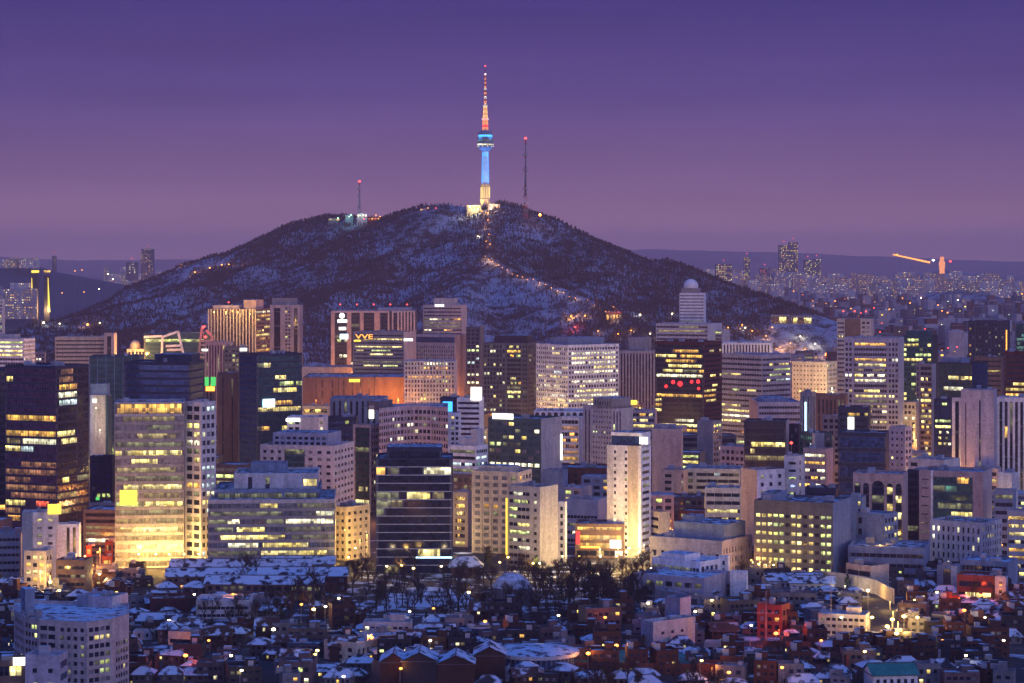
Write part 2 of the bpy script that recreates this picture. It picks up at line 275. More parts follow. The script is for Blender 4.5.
def facade(mb, o, u, W, z0, z1, sp, wall, out, rot):
    n = Vector((u.y, -u.x, 0))
    def P(a, z, d=0.0): return (o.x + u.x * a + n.x * d, o.y + u.y * a + n.y * d, z)
    def Q(a0, a1, b0, b1, key, d=0.0):
        if a1 - a0 > 1e-3 and b1 - b0 > 1e-3: mb.quad(P(a0, b0, d), P(a1, b0, d), P(a1, b1, d), P(a0, b1, d), key)
    if isinstance(sp, list):                       # side-by-side panels
        a = 0.0; tot = sum(x[0] for x in sp)
        for fr, s in sp:
            w = W * fr / tot; facade(mb, o + u * a, u, w, z0, z1, s, wall, out, rot); a += w
        return
    if isinstance(sp, tuple):                      # stacked zones, top first
        z = z1; tot = sum(x[0] for x in sp)
        for fr, s in sp:
            h = (z1 - z0) * fr / tot; facade(mb, o, u, W, z - h, z, s, wall, out, rot); z -= h
        return
    wk = sp.wall or wall; sk = sp.sp or wk
    if sp.st == 'blank': Q(0, W, z0, z1, wk); return
    H = z1 - z0; par = min(sp.par, H * .3); base = min(sp.base, H * .3)
    if sp.st == 'arch':                            # tall round-headed openings
        nb = sp.nb; bw = W / nb; zb, zt = z0 + base, z1 - par
        Q(0, W, z0, zb, wk); Q(0, W, zt, z1, wk)
        for i in range(nb):
            a0 = i * bw; w = bw * sp.ww; s0 = a0 + (bw - w) / 2; s1 = s0 + w; r = w / 2; zc = zt - r; zq = zb
            Q(a0, s0, zb, zt, wk); Q(s1, a0 + bw, zb, zt, wk)
            pts = [(s0 + r + r * math.cos(t), zc + r * math.sin(t)) for t in [math.pi * k / 10 for k in range(11)]]
            for (xa, ya), (xb, yb) in zip(pts, pts[1:]):
                mb.quad(P(xb, yb), P(xa, ya), P(xa, zt), P(xb, zt), wk); mb.quad(P(xa, ya), P(xb, yb), P(xb, yb, -sp.dep), P(xa, ya, -sp.dep), wk)
            mb.quad(P(s0, zq), P(s0, zq, -sp.dep), P(s0, zc, -sp.dep), P(s0, zc), wk); mb.quad(P(s1, zq, -sp.dep), P(s1, zq), P(s1, zc), P(s1, zc, -sp.dep), wk)
            mb.quad(P(s0, zq, -sp.dep), P(s1, zq, -sp.dep), P(s1, zt, -sp.dep), P(s0, zt, -sp.dep), 'dark')
            nz = max(1, int((zc - zb) / 4))
            for j in range(nz):
                hh = (zc - zb) / nz; key = R.choice(sp.cols) if R.random() < sp.lit else sp.dk
                out.append((P(s0 + r, zb + (j + .5) * hh, -sp.dep + .1), w * .96, hh * .9, key, rot))
            out.append((P(s0 + r, zc + r * .4, -sp.dep + .1), w * .7, r * .8, sp.dk, rot))
        return
    nf = max(1, round((H - par - base) / sp.fh)); fh = (H - par - base) / nf
    mar = min(sp.mar, W * .2); Wi = W - 2 * mar
    if sp.st == 'ribbon': nb, ww = 1, 1.0
    else: nb, ww = max(1, round(Wi / sp.bw)), sp.ww
    bw = Wi / nb
    if sp.st == 'vert': rows = [(z0 + base, z1 - par)]
    else: rows = [(z0 + base + i * fh + fh * sp.sill, z0 + base + i * fh + fh * (sp.sill + sp.wh)) for i in range(nf)]
    prev = z0; dp = sp.dep
    for ri, (zb, zt) in enumerate(rows):
        Q(0, W, prev, zb, sk if prev > z0 else wk); prev = zt
        Q(0, mar, zb, zt, wk); Q(W - mar, W, zb, zt, wk)
        edges = []
        for i in range(nb):
            c = mar + (i + .5) * bw; h = bw * ww / 2; edges.append((c - h, c + h))
            Q(mar + i * bw, c - h, zb, zt, wk); Q(c + h, mar + (i + 1) * bw, zb, zt, wk)
        for a0, a1 in edges:
            mb.quad(P(a0, zb), P(a1, zb), P(a1, zb, -dp), P(a0, zb, -dp), sk); mb.quad(P(a0, zt, -dp), P(a1, zt, -dp), P(a1, zt), P(a0, zt), sk)
            mb.quad(P(a0, zb, -dp), P(a0, zt, -dp), P(a0, zt), P(a0, zb), wk); mb.quad(P(a1, zb), P(a1, zt), P(a1, zt, -dp), P(a1, zb, -dp), wk)
        hz = zt - zb
        top = len(rows) - 1 - ri
        lr = sp.rows.get(top) if sp.rows else None
        if sp.st == 'ribbon':
            a0, a1 = edges[0]; L = a1 - a0; cuts = []
            if lr is not None: cuts = [(a0 + L * x, a0 + L * y, k) for x, y, k in lr if y > x]
            elif R.random() < sp.lit * 1.15:
                if R.random() < .35: cuts = [(a0, a1, R.choice(sp.cols))]
                else:
                    s = a0 + R.random() * L * .5
                    while s < a1 - 2 and len(cuts) < 3:
                        e = min(a1, s + L * R.uniform(.12, .45)); cuts.append((s, e, R.choice(sp.cols))); s = e + L * R.uniform(.04, .35)
            x = a0; segs = []
            for s, e, k in cuts:
                if s - x > .3: segs.append((x, s, sp.dk))
                segs.append((s, e, k)); x = e
            if a1 - x > .3: segs.append((x, a1, sp.dk))
            for s, e, k in segs: out.append((P((s + e) / 2, (zb + zt) / 2, -dp + .04), e - s, hz, k, rot))
            if sp.mul:
                nm = int(L / sp.mul)
                for k in range(1, nm):
                    a = a0 + L * k / nm; mb.obox(P(a - .09, 0, -dp + .02)[:2], u, n, .18, dp * .5 + .05, zb, zt, sk)
        elif sp.st == 'punch':
            rf = R.choice((.2, .7, 1.0, 1.9)) * sp.lit; run = 0; rk = R.choice(sp.cols)
            for i, (a0, a1) in enumerate(edges):
                key = sp.dk
                if lr is not None:
                    for x, y, k in lr:
                        if x <= (i + .5) / nb <= y and k != sp.dk and R.random() < .94: key = k
                elif run > 0: key = rk; run -= 1
                elif R.random() < rf * .6: key = rk; run = R.choice((0, 0, 1, 2, 3)) if sp.lit > .15 else R.choice((0, 0, 0, 1))
                if key == sp.dk and R.random() < .16: key = 'kl'
                out.append((P((a0 + a1) / 2, (zb + zt) / 2, -dp + .06), a1 - a0, hz, key, rot))
        else:
            for a0, a1 in edges:
                z = zb
                while z < zt - .5:
                    e = min(zt, z + fh * R.choice((3, 4, 6)))
                    if zt - e < 2: e = zt
                    key = sp.dk
                    if R.random() < sp.lit: key = R.choice(sp.cols); e = min(e, z + fh * R.choice((1, 1, 2)))
                    if zt - e < .5: e = zt
                    out.append((P((a0 + a1) / 2, (z + e) / 2, -dp + .06), a1 - a0, e - z, key, rot)); z = e
    Q(0, W, prev, z1, wk)
    if sp.fin:
        k = max(1, round(W / sp.fin))
        for i in range(k + 1):
            a = min(max(i * W / k, sp.finw / 2), W - sp.finw / 2)
            mb.obox(P(a - sp.finw / 2, 0, .003)[:2], u, n, sp.finw, .3, z0, z1, sp.fk or wk)

BOXES = []      # picture rectangles of the finished buildings, to know what stands hidden
REFS = []       # landmarks for naming what stands near them
def put_panes(root, out, limit):
    out = sorted(out, key=lambda q: -q[1] * q[2] * (2.5 if q[3] not in ('k', 'kb', 'kt', 'kp', 'kl', 'kw') else 1))
    for pos, w, h, key, rot in out[:limit]:
        o = bpy.data.objects.new('window', pane_mesh(key)); COL.objects.link(o)
        o.location = pos; o.scale = (w, 1, h); o.rotation_euler[2] = rot; o.parent = root
    if out[limit:]:
        b = MB()
        for pos, w, h, key, rot in out[limit:]:
            c, s = math.cos(rot) * w / 2, math.sin(rot) * w / 2; x, y, z = pos
            b.quad((x - c, y - s, z - h / 2), (x + c, y + s, z - h / 2), (x + c, y + s, z + h / 2), (x - c, y - s, z + h / 2), key)
        b.build('window_rows', root, kind='stuff')

def chain_building(name, label, cat, pts, z1, wall, faces, depth=25.0, z0=0.0, limit=100, roofk='roof', pents=(), tanks=2, group=None, parapet=True, ref=None, red=0, signs=(), screen=None, D=None):
    """pts: visible footprint corners (world), left to right; faces: one spec per face"""
    pts = [Vector((p[0], p[1], 0)) for p in pts]
    org = pts[len(pts) // 2].copy(); root = thing(name, label, cat, (org.x, org.y, z0), 0, group)
    loc = [p - org for p in pts]; z1 -= z0
    if len(pts) == 3 and depth is None: back = [loc[0] + loc[2]]
    else:
        d = depth or 25.0
        if len(pts) > 3: back = [loc[-1] + pts[-1].normalized() * d, loc[0] + pts[0].normalized() * d]
        ax = (loc[-1] - loc[0]).normalized(); nb_ = Vector((-ax.y, ax.x, 0)); back = back if len(pts) > 3 else [loc[-1] + nb_ * d, loc[0] + nb_ * d]
        if len(pts) == 3: back = [loc[2] + (loc[0] - loc[1]) * .8, loc[0] + (loc[2] - loc[1]) * .8] if depth is None else back
    mb = MB(); out = []
    for i, sp in enumerate(faces):
        a, b = loc[i], loc[i + 1]; u = (b - a).normalized(); W = (b - a).length
        facade(mb, a, u, W, 0, z1, sp, wall, out, math.atan2(u.y, u.x))
    ring = loc + back; cen = sum(ring, Vector()) / len(ring)
    for a, b in zip([loc[-1]] + back, back + [loc[0]]):
        mb.quad((a.x, a.y, 0), (b.x, b.y, 0), (b.x, b.y, z1), (a.x, a.y, z1), wall)
    ins = [cen + (p - cen) * (1 - .6 / max(3, (p - cen).length)) for p in ring]
    for i in range(len(ring)):
        j = (i + 1) % len(ring); a, b, c, d = ring[i], ring[j], ins[j], ins[i]
        mb.quad((a.x, a.y, z1), (b.x, b.y, z1), (c.x, c.y, z1), (d.x, d.y, z1), wall)
        mb.quad((d.x, d.y, z1), (c.x, c.y, z1), (c.x, c.y, z1 - 1.1), (d.x, d.y, z1 - 1.1), wall)
    mb.build('wall', root)
    rb = MB(); rb.poly([(p.x, p.y, z1 - 1.1) for p in ins], roofk); rb.build('roof', root)
    out = [(p, w, h, ('h' if k_ in ('k', 'kt', 'kw', 'kl') and R.random() < .07 and faces[0] is not None else k_), r0_) for p, w, h, k_, r0_ in out]
    put_panes(root, out, limit)
    # the frame of the widest face
    k = max(range(len(faces)), key=lambda q: (loc[q + 1] - loc[q]).length)
    a, b = loc[k], loc[k + 1]; u = (b - a).normalized(); W = (b - a).length; n = Vector((u.y, -u.x, 0))
    dep = min((p - a).dot(-n) for p in back) if back else 20
    dep = max(abs(dep), 6)
    for (f0, f1, h, key, *rest) in pents:
        st = rest[0] if rest else .15; kb = rest[1] if len(rest) > 1 else .7
        pm = MB(); o0 = a + u * (W * f0) - n * (dep * st); wk = [k_ for k_ in [key]][0]
        po = []
        if isinstance(key, tuple):
            wk, spc = key; facade(pm, o0, u, W * (f1 - f0), z1 - 1.08, z1 + h, spc, wk, po, math.atan2(u.y, u.x))
            o1 = o0 - n * (dep * (kb - st)); o2 = o1 + u * W * (f1 - f0); o3 = o0 + u * W * (f1 - f0)
            for p, q in ((o3, o2), (o2, o1), (o1, o0)): pm.quad((p.x, p.y, z1 - 1.08), (q.x, q.y, z1 - 1.08), (q.x, q.y, z1 + h), (p.x, p.y, z1 + h), wk)
            pm.quad((o0.x, o0.y, z1 + h), (o3.x, o3.y, z1 + h), (o2.x, o2.y, z1 + h), (o1.x, o1.y, z1 + h), roofk)
        else: pm.obox(o0, u, -n, W * (f1 - f0), dep * (kb - st), z1 - 1.08, z1 + h, wk, roofk)
        po_ = pm.build('penthouse', root)
        if po: put_panes(root, po, 30)
    for t in range(tanks):
        tb = MB(); w = R.uniform(1.6, 4.2); o0 = a + u * (W * R.uniform(.06, .85)) - n * (dep * R.uniform(.08, .75)); h = R.uniform(1.2, 3.2)
        tb.obox((0, 0), u, -n, w, R.uniform(1.5, 4), .3, h, R.choice(('metal', 'lgrey', 'grey')), R.choice(('metal', 'roof_snow')))
        tb.obox((0, 0), u, -n, .2, .2, -.02, .3, 'dgrey'); tb.obox(u * (w - .2), u, -n, .2, .2, -.02, .3, 'dgrey')
        tb.build('rooftop_unit', root, loc=(o0.x, o0.y, z1 - 1.08))
    for t in range(red):
        o0 = a + u * (W * ((t + .5) / red if red > 1 else R.uniform(.3, .7))) - n * (dep * .2)
        am = MB(); am.beam((0, 0, -1.1), (0, 0, 6), .16, 'metal', 4, .08); mo = am.build('mast', root, loc=(o0.x, o0.y, z1))
        rm = MB(); rm.lathe([(0, 5.6), (.8, 6.2), (.8, 6.6), (0, 7.2)], 'lamp_r', 8); rm.build('warning_light', root, loc=(o0.x, o0.y, z1))
    # signs and screens on a face: (px0, px1, py0, py1, glow[, text])
    for sg in signs:
        px0, px1, py0, py1, key = sg[:5]; txt = sg[5] if len(sg) > 5 else None
        def hit(px):
            t = (px - 512) / F
            for q in range(len(faces)):
                A, B = pts[q], pts[q + 1]; dv = B - A; den = dv.x - t * dv.y
                if abs(den) < 1e-6: continue
                s = (t * A.y - A.x) / den
                if -.12 <= s <= 1.12: return q, A + dv * s
            return k, pts[k]
        q, p0 = hit((px0 + px1) / 2); uu = (pts[q + 1] - pts[q]).normalized(); nn = Vector((uu.y, -uu.x, 0))
        w = (px1 - px0) * p0.y / F / max(.3, abs(uu.x)); zt = wz(py0, p0.y) - z0; zb = wz(py1, p0.y) - z0; c = p0 - org + nn * .7
        m = MB()
        if txt == 'disc':
            rr_ = (zt - zb) / 2; q0 = [(rr_ * math.cos(6.2832 * i_ / 20), -.2, rr_ * math.sin(6.2832 * i_ / 20)) for i_ in range(20)]; m.poly(q0, key); m.poly([(x_, .3, z_) for x_, y_, z_ in q0][::-1], 'dgrey')
            for i_ in range(20): j_ = (i_ + 1) % 20; m.quad(q0[j_], q0[i_], (q0[i_][0], .3, q0[i_][2]), (q0[j_][0], .3, q0[j_][2]), key)
        elif txt:
            m.obox((-w / 2, 0), (1, 0), (0, 1), w, .3, -(zt - zb) / 2, (zt - zb) / 2, 'dgrey')
        else:
            m.obox((-w / 2, 0), (1, 0), (0, 1), w, .4, -(zt - zb) / 2, (zt - zb) / 2, key)
        so = m.build('sign', root, loc=(c.x, c.y, (zt + zb) / 2), rz=math.atan2(uu.y, uu.x))
        if txt and txt != 'disc':
            fc = bpy.data.curves.new('lettering', 'FONT'); fc.body = txt; fc.align_x = 'CENTER'; fc.align_y = 'CENTER'; fc.size = (zt - zb) * 1.15; fc.extrude = .1
            tmp = bpy.data.objects.new('lettering', fc); COL.objects.link(tmp); bpy.context.view_layer.update()
            tm = bpy.data.meshes.new_from_object(tmp); wd = tmp.dimensions.x; bpy.data.objects.remove(tmp, do_unlink=True)
            tm.materials.clear(); tm.materials.append(MATS[key]); fo = bpy.data.objects.new('lettering', tm); COL.objects.link(fo); fo.parent = so
            fo.location = (0, -.15, 0); fo.rotation_euler = (math.radians(90), 0, 0)
            if wd > 1e-3: fo.scale[0] = w * .94 / wd
    xs = [p.x / max(p.y, 1) * F + 512 for p in pts]; dm = max(1, min(p.y for p in pts))
    BOXES.append((min(xs), max(xs), HZ + (ZC - z1 - z0) * F / dm, HZ + (ZC - z0) * F / dm, dm))
    if ref: REFS.append((org.x, org.y, ref))
    return root

def bld(label, cat, xl, xm, xr, yt, D, wall, f, s=None, r=.8, dp=None, name=None, **k):
    """building from the columns of its left edge, near corner and right edge, the row of its roof line and its distance"""
    C = Vector((wx(xm, D), D, 0)); H = wz(yt, D); name = name or ('office_tower' if H > 45 else 'office_building')
    if xr - xm < .5:                                # one face, square to the view
        a0 = (xl - 512) / F; th = math.atan(((xl + xm) / 2 - 512) / F)
        w = (C.x - a0 * C.y) / (math.cos(th) + a0 * math.sin(th)); L = C + Vector((-math.cos(th), math.sin(th), 0)) * w
        return chain_building(name, label, cat, [L, C], H, wall, [f], depth=dp or 24.0, **k)
    phi = math.atan2((xr - xm), (xm - xl) * r); al = math.atan((xm - 512) / F); th = al + phi
    a0, b0 = (xl - 512) / F, (xr - 512) / F
    w1 = (C.x - a0 * C.y) / (math.cos(th) + a0 * math.sin(th)); w2 = (b0 * C.y - C.x) / (math.sin(th) - b0 * math.cos(th))
    L = C + Vector((-math.cos(th), math.sin(th), 0)) * w1; Rr = C + Vector((math.sin(th), math.cos(th), 0)) * w2
    return chain_building(name, label, cat, [L, C, Rr], H, wall, [f, s or f], depth=None, **k)
# ------------------------------------------------------------------ the main buildings, far rows first
G_BACK = None
b = bld
# -- row at the foot of the mountain
b('white office block with two rows of yellow lit windows, cut by the frame edge', 'office building', -14, 24, 35, 339, 2150, 'white', RB(.25, rows={1: [(0, 1, 'w')], 3: [(0, 1, 'y')]}, fh=3.9, mul=2.4), PU(.1), limit=50, pents=[(.1, .7, 4, 'lgrey')])
b('narrow pale slab tower at the frame edge below the golden twin towers', 'apartment tower', -16, 3, 5, 299, 2500, 'pale', PU(.08), NO(), limit=20, tanks=0)
b('long beige office block with white window bands and a taller stair tower', 'office building', 55, 105, 108, 337, 2300, 'beige', RB(.04, wh=.42, mul=2.5, cols='dh'), NO(), limit=60, tanks=2, ref='long beige block')
b('slim pale stair tower joined to the long beige office block', 'stair tower', 104, 114, 117, 333, 2285, 'pink', VE(.02, bw=6), NO(), limit=10, tanks=0, red=0)
b('low pink block with small windows between the white and beige offices', 'office building', 35, 45, 46, 352, 2400, 'rose', PU(.2, cols='ow'), NO(), limit=20, tanks=0)
# golden hall with dome
r_ = b('golden floodlit hall with a small lit dome, behind the teal tower', 'hall', 127, 146, 149, 349, 2300, 'cream', PU(.5, cols='oy', fh=5), NO(), tanks=0, limit=20, ref='golden domed hall')
m = MB(); m.lathe([(5, 0), (5, 4), (4.6, 6.5), (3, 8.6), (0, 10)], 'cream', 14); m.build('dome', r_, loc=(-12, 9, wz(349, 2300) - 1.1))
b('dark teal glass office behind the slanted white frames', 'office building', 144, 206, 210, 333, 2300, 'teal', CU(.10, dk='kt', cols='gywd', sp='teal', fh=4), NO(), limit=70, tanks=3, ref='white slanted frames')
b('wide tower of vertical lit fins with a gold lit corner', 'office tower', 208, 256, 270, 309, 2350, 'brown', ([1.6, VE(.0, bw=3.4, ww=.45, dk='k', fin=3.4, finw=1.2, fk='cream', par=1)], [1.6, RB(.3, cols='do', fin=3.4, finw=.9, fk='pink', mul=0)]), PU(.75, cols='oyow', bw=4, ww=.7), limit=100, pents=[(.05, .6, 3.5, 'pink'), (.7, .95, 9, 'rose')], red=1, ref='tower of lit fins')
b('pinkish tower with tall column bays and a flat machine floor', 'office tower', 270, 300, 303, 305, 2450, 'pink', [(1, VE(.06, bw=9, ww=.5, cols='wd')), (.5, PU(.1)), (.6, VE(.1, bw=5))], NO(), limit=60, pents=[(.05, .85, 7, 'grey')], ref='pink column tower')
b('brown red office with narrow vertical windows under the fin tower', 'office building', 205, 226, 234, 342, 2150, 'rose', VE(.03, bw=3), PU(.02), limit=20, tanks=1, signs=[(241, 247, 349, 351, 'sign_w')])
b('dark office with a bright white roof sign below the fin tower', 'office building', 224, 247, 249, 347, 1950, 'dgrey', PU(.1), NO(), limit=20, signs=[(240, 247, 348, 351, 'sign_w')])
# -- four pylon tower
wn_ = [(.35, NO(wall='rose')), (1.2, CU(.12, dk='k', cols='wg', sp='dark')), (.4, NO(wall='rose')), (.85, CU(.03, dk='k', sp='dark')), (.35, NO(wall='rose')), (1.05, CU(.02, dk='k', sp='dark')), (.55, NO(wall='rose')),
       (.75, CU(.0, dk='k', sp='dark')), (.14, NO(wall='pink')), (.25, NO(wall='dark')), (.14, NO(wall='pink')), (.4, CU(0, dk='k', sp='dark')), (1.7, VE(.03, bw=3.2, par=1))]
b('tower of pink pylons and dark glass bays with a glowing round emblem', 'office tower', 331, 415, 417, 311, 2400, 'pink', wn_, NO(wall='brown'), limit=100, tanks=2, red=5, pents=[(.55, .95, 3, 'pink')],
  signs=[(338, 346, 313, 318.5, 'sign_w', 'disc'), (337.5, 347, 319.5, 322.5, 'sign_w'), (339, 346, 327, 330, 'sign_w'), (340, 348, 334, 339, 'sign_c')], ref='pink pylon tower')
r_ = b('wide grey office slab with an orange rooftop sign in front of pylons', 'office building', 353, 404, 416, 332, 2200, 'grey', ([(.85, (RB(.10, wh=.4, cols='yw', mul=2)))]) if False else RB(.12, wh=.42, cols='ydg', mul=2.2, fh=3.6, rows={4: [(.05, .2, 'y'), (.35, .75, 'g')], 5: [(.3, .8, 'y')]}), NO(wall='pink'), limit=70,
  signs=[(355, 374, 334, 339.5, 'sign_o', '"VVE"'.replace('"', '')), (354, 361, 340, 341.5, 'sign_y'), (404, 413, 338.5, 341, 'sign_w')], ref='grey slab with orange sign')
b('tall stepped pink tower with a lit top band, before the mountain', 'office tower', 423, 462, 467, 305, 2450, 'pink', RB(.22, wh=.4, cols='dowd', mul=3), NO(), limit=70, pents=[(.25, .8, 7, 'pink')], signs=[(435, 444, 304.4, 306.4, 'sign_w')], red=1, ref='stepped pink tower')
b('pink shouldered office with a blue glass band at its top', 'office building', 416, 455, 470, 335, 2250, 'pink', ([.09, CU(0, dk='kb', fh=12)], [1, VE(.05, bw=2.6, fh=3.6)]) if False else ((.12, CU(0, dk='kb', fh=9)), (1, PU(.06, bw=2.4, ww=.4, wh=.7, sill=.15))), NO(wall='rose'), limit=60)
b('warm pink office with three rows of orange lit windows', 'office building', 404, 455, 457, 361, 2050, 'pale', PU(.04, bw=2.7, ww=.5, wh=.62, sill=.2, par=.6, rows={0: [(.3, .85, 'w')], 1: [(.32, .85, 'o')], 3: [(.05, .95, 'o')]}), NO(), limit=100, ref='orange rowed office')
b('slim dark block dotted with green lit windows beside pink tower', 'office building', 466, 480, 484, 327, 2250, 'dgrey', PU(.35, cols='gwc', bw=4), NO(), limit=30)
# big warm flat facade lit orange
b('broad windowless hall glowing orange under street floodlights', 'department store', 303, 404, 406, 377, 2080, 'brown', [(.13, NO()), (.01, NO(wall='dark')), (.22, PU(.0, bw=9, ww=.12, wh=.8, sill=.1, fh=9, dep=.2)), (.01, NO(wall='dark')), (.36, PU(.0, bw=7, ww=.1, wh=.85, sill=.08, fh=8, dep=.2)), (.01, NO(wall='dark')), (.3, NO())], NO(), dp=60, tanks=4, signs=[(349, 360, 379, 382, 'sign_y')], ref='orange floodlit hall')
b('low brown annex with a glowing corner beside the orange hall', 'shop building', 299, 352, 354, 367, 2250, 'pink', NO(), NO(), tanks=3)
b('small lit restaurant block glowing orange beside the glass tower', 'shop building', 303, 328, 331, 406, 1900, 'beige', RB(.9, cols='oy', fh=5, mul=3), NO(), limit=20)
# -- middle towers
b('near-black tower with a sloping dark crown and scattered lit windows', 'office tower', 483, 528, 538, 343, 1960, 'dgrey', [(1.1, PU(.12, bw=2.6, cols='gwy', ww=.62, wh=.6)), (.75, RB(.14, cols='ogy', wh=.6, dk='k', mul=2.6)), (.3, PU(.04, bw=2.6))], PU(.05, bw=2.6), limit=100, pents=[(.22, .95, 6, 'dark')], ref='dark crowned tower')
b('big white gridded office with whole rows of yellow lit windows', 'office tower', 536, 568, 619, 345, 1900, 'white', PU(.42, bw=2.7, ww=.62, wh=.5, cols='wyc'), PU(.6, bw=2.9, ww=.66, wh=.55, par=1.6, cols='wyy', rows={0: [(0, 0, 'w')], 1: [(.03, .93, 'w')], 2: [(.08, .93, 'y')], 3: [(0, .95, 'w')], 4: [(.5, .95, 'y')], 5: [(.1, .98, 'w')], 6: [(0, 0, 'w')], 7: [(.05, .95, 'w')], 8: [(.2, .4, 'y')], 9: [(.1, .95, 'y')], 10: [(.1, .98, 'w')], 11: [(0, .6, 'y')], 12: [(.4, 1, 'w')]}), r=1.2, limit=100, pents=[(.1, .8, 5.5, 'blueg')], ref='white gridded office')
b('brown office of slim vertical stone strips', 'office tower', 619, 655, 657, 351, 1960, 'pink', VE(.03, bw=2.7, ww=.5, cols='w', par=2), NO(), limit=80, pents=[(.25, .85, 11, 'grey')], tanks=1, ref='vertical striped office')
b('black glass tower with orange lit bands and red rooftop glow', 'office tower', 655, 704, 722, 342, 1780, 'darkred', RB(.15, wh=.62, sill=.2, sp='dark', dk='k', cols='oyo', mar=.2, rows={1: [(.35, .9, 'o')], 2: [(0, .45, 'y'), (.5, .98, 'o')], 3: [(.2, .85, 'o')], 4: [(.25, .98, 'y')], 6: [(0, 1, 'w')], 11: [(0, .13, 'y')], 12: [(0, .13, 'o')], 13: [(0, .13, 'y')], 15: [(.4, .8, 'w')], 16: [(.1, .95, 'y')], 18: [(.4, .8, 'w')]}), RB(.15, wh=.5, sp='darkred', dk='k', cols='y', rows={9: [(0, .7, 'y')], 10: [(0, .7, 'o')], 11: [(.1, .7, 'y')]}), limit=90, tanks=3,
  signs=[(664, 669, 384.5, 388, 'sign_r', 'disc'), (671, 676, 380, 384, 'sign_r', 'disc'), (677, 684, 381, 386.5, 'sign_r', 'disc'), (690, 694, 380, 383.5, 'sign_r', 'disc'), (696, 701, 379.5, 383.5, 'sign_r', 'disc'), (697, 701, 387, 390, 'sign_r', 'disc')], ref='black tower with red signs')
# hotel with dome on the slope
r_ = b('pale hotel tower with a white rooftop dome above its podium', 'hotel', 679.5, 704, 706, 293, 2950, 'white', RB(.05, wh=.48, sill=.3, cols='dh', mul=3, fh=3.9, dk='kw'), NO(), limit=40, tanks=0, ref='domed hotel', name='hotel_tower', pents=[(.08, .8, 6, 'grey', .1, .9)])
m = MB(); m.lathe([(9, 0), (9.3, 3), (8.6, 6), (6.5, 9), (3.4, 11), (0, 11.8)], 'white', 20); m.build('dome', r_, loc=(-15.5, 12, wz(293, 2950) + 5.9))
b('wide pale podium terrace building below the domed hotel tower', 'hotel podium', 656, 708, 722, 324, 2880, 'pale', RB(.35, wh=.5, cols='doh', mul=4, fh=5), NO(), limit=30, tanks=4)
b('pale low hotel wing with lamps beside the domed hotel podium', 'hotel wing', 708, 722, 730, 330, 2900, 'lgrey', RB(.3), NO(), limit=12)
# -- right half, back
b('pale office with a white colonnade of tall windows at its top', 'office building', 722, 771, 772.5, 343, 1950, 'white', VE(.0, bw=2.6, ww=.45, base=2, par=1.5), NO(), limit=50, tanks=2, ref='white colonnade roof')
b('lilac office with long dark window bands and yellow lit floors', 'office building', 720, 762, 791, 355, 1850, 'lilac', RB(.4, wh=.42, cols='yyog', fh=4, mul=2.4, rows={1: [(0, 0, 'y')], 3: [(.25, .5, 'y')], 9: [(0, .5, 'y')], 10: [(0, .9, 'y')], 11: [(0, .8, 'w')], 12: [(0, .5, 'y')], 15: [(0, .4, 'w')]}), RB(.2, wh=.42, cols='gyc', fh=4, rows={2: [(.4, 1, 'g')]}), limit=80, tanks=3, ref='lilac banded office')
b('cream floodlit block with tiny windows and a glaring lamp', 'office building', 792, 827, 837, 362, 1950, 'cream', PU(.05, bw=3, ww=.4, wh=.35), PU(.05), limit=60, tanks=1, ref='cream floodlit block')
b('dark slab tower behind the grid tower with red roof lights', 'office tower', 837, 871, 874, 319, 2000, 'pink', [(.3, RB(.1, wh=.4)), (.6, NO(wall='brown')), (.4, PU(.1))], NO(), limit=30, red=3, ref='red lit slab tower')
b('broad pale grid tower with orange lit top and yellow floors', 'office tower', 844, 899, 904, 338, 1750, 'lilac', [(.24, PU(.18, bw=2.6, par=3)), (.9, RB(.55, wh=.55, cols='ywd', mul=1.7, par=3, rows={0: [(0, 1, 'o')], 3: [(0, 1, 'o')], 4: [(.1, 1, 'y')], 7: [(0, 1, 'w')], 9: [(.3, .8, 'y')], 1: [(0, 0, 'y')], 2: [(0, 0, 'y')]})), (.3, PU(.25, bw=2.4, cols='wy', par=3))], NO(), limit=100, tanks=2, ref='orange topped grid tower')
b('dark green glass tower with scattered yellow windows', 'office tower', 902, 932, 938, 336, 1800, 'teal', PU(.3, bw=3.2, ww=.8, wh=.6, cols='gy', dk='kt'), NO(wall='dark'), limit=80, pents=[(.1, .85, 4, 'teal')], ref='dark green tower')
b('slim pale tower with amber lit bays before the green tower', 'office tower', 916, 932, 936, 364, 1700, 'grey', [(.3, PU(.2)), (1, RB(.7, wh=.6, cols='oyy', mul=2))], NO(wall='lgrey'), limit=40, tanks=1, ref='amber bay tower')
b('dark blue stepped glass office with a lit floor row', 'office tower', 938, 972, 988, 363, 1650, 'navy', CU(.2, cols='gyw', dk='kt', rows={4: [(.15, .75, 'w')]}), CU(.1, dk='kb', cols='gd'), limit=80, pents=[(.05, .6, 3, 'blueg')], ref='blue stepped office')
b('dark slab tower with thin amber light strips near the frame edge', 'office tower', 968, 1008, 1010, 321, 2150, 'navy', PU(.08, bw=2.8, cols='o', dk='k', ww=.5), NO(), limit=70, signs=[(1006, 1007, 330, 350, 'sign_o')], tanks=3, ref='dark amber strip tower')
b('teal lit glass tower rising at the frame edge', 'office tower', 1016, 1040, 1042, 324, 2150, 'teal', CU(.7, cols='tth', dk='kt'), NO(), limit=30)
b('brown tower behind the blue stepped office', 'office tower', 974, 1002, 1006, 357, 1900, 'brown', RB(.15, cols='dyo', wh=.4), NO(), limit=30, tanks=2)
b('dark red glass tower with two bright yellow floors', 'office tower', 1004, 1036, 1040, 352, 1600, 'darkred', RB(.12, cols='oy', dk='k', sp='darkred', rows={5: [(.25, 1, 'y')], 6: [(0, 1, 'y')]}), NO(), limit=40, ref='dark red tower')
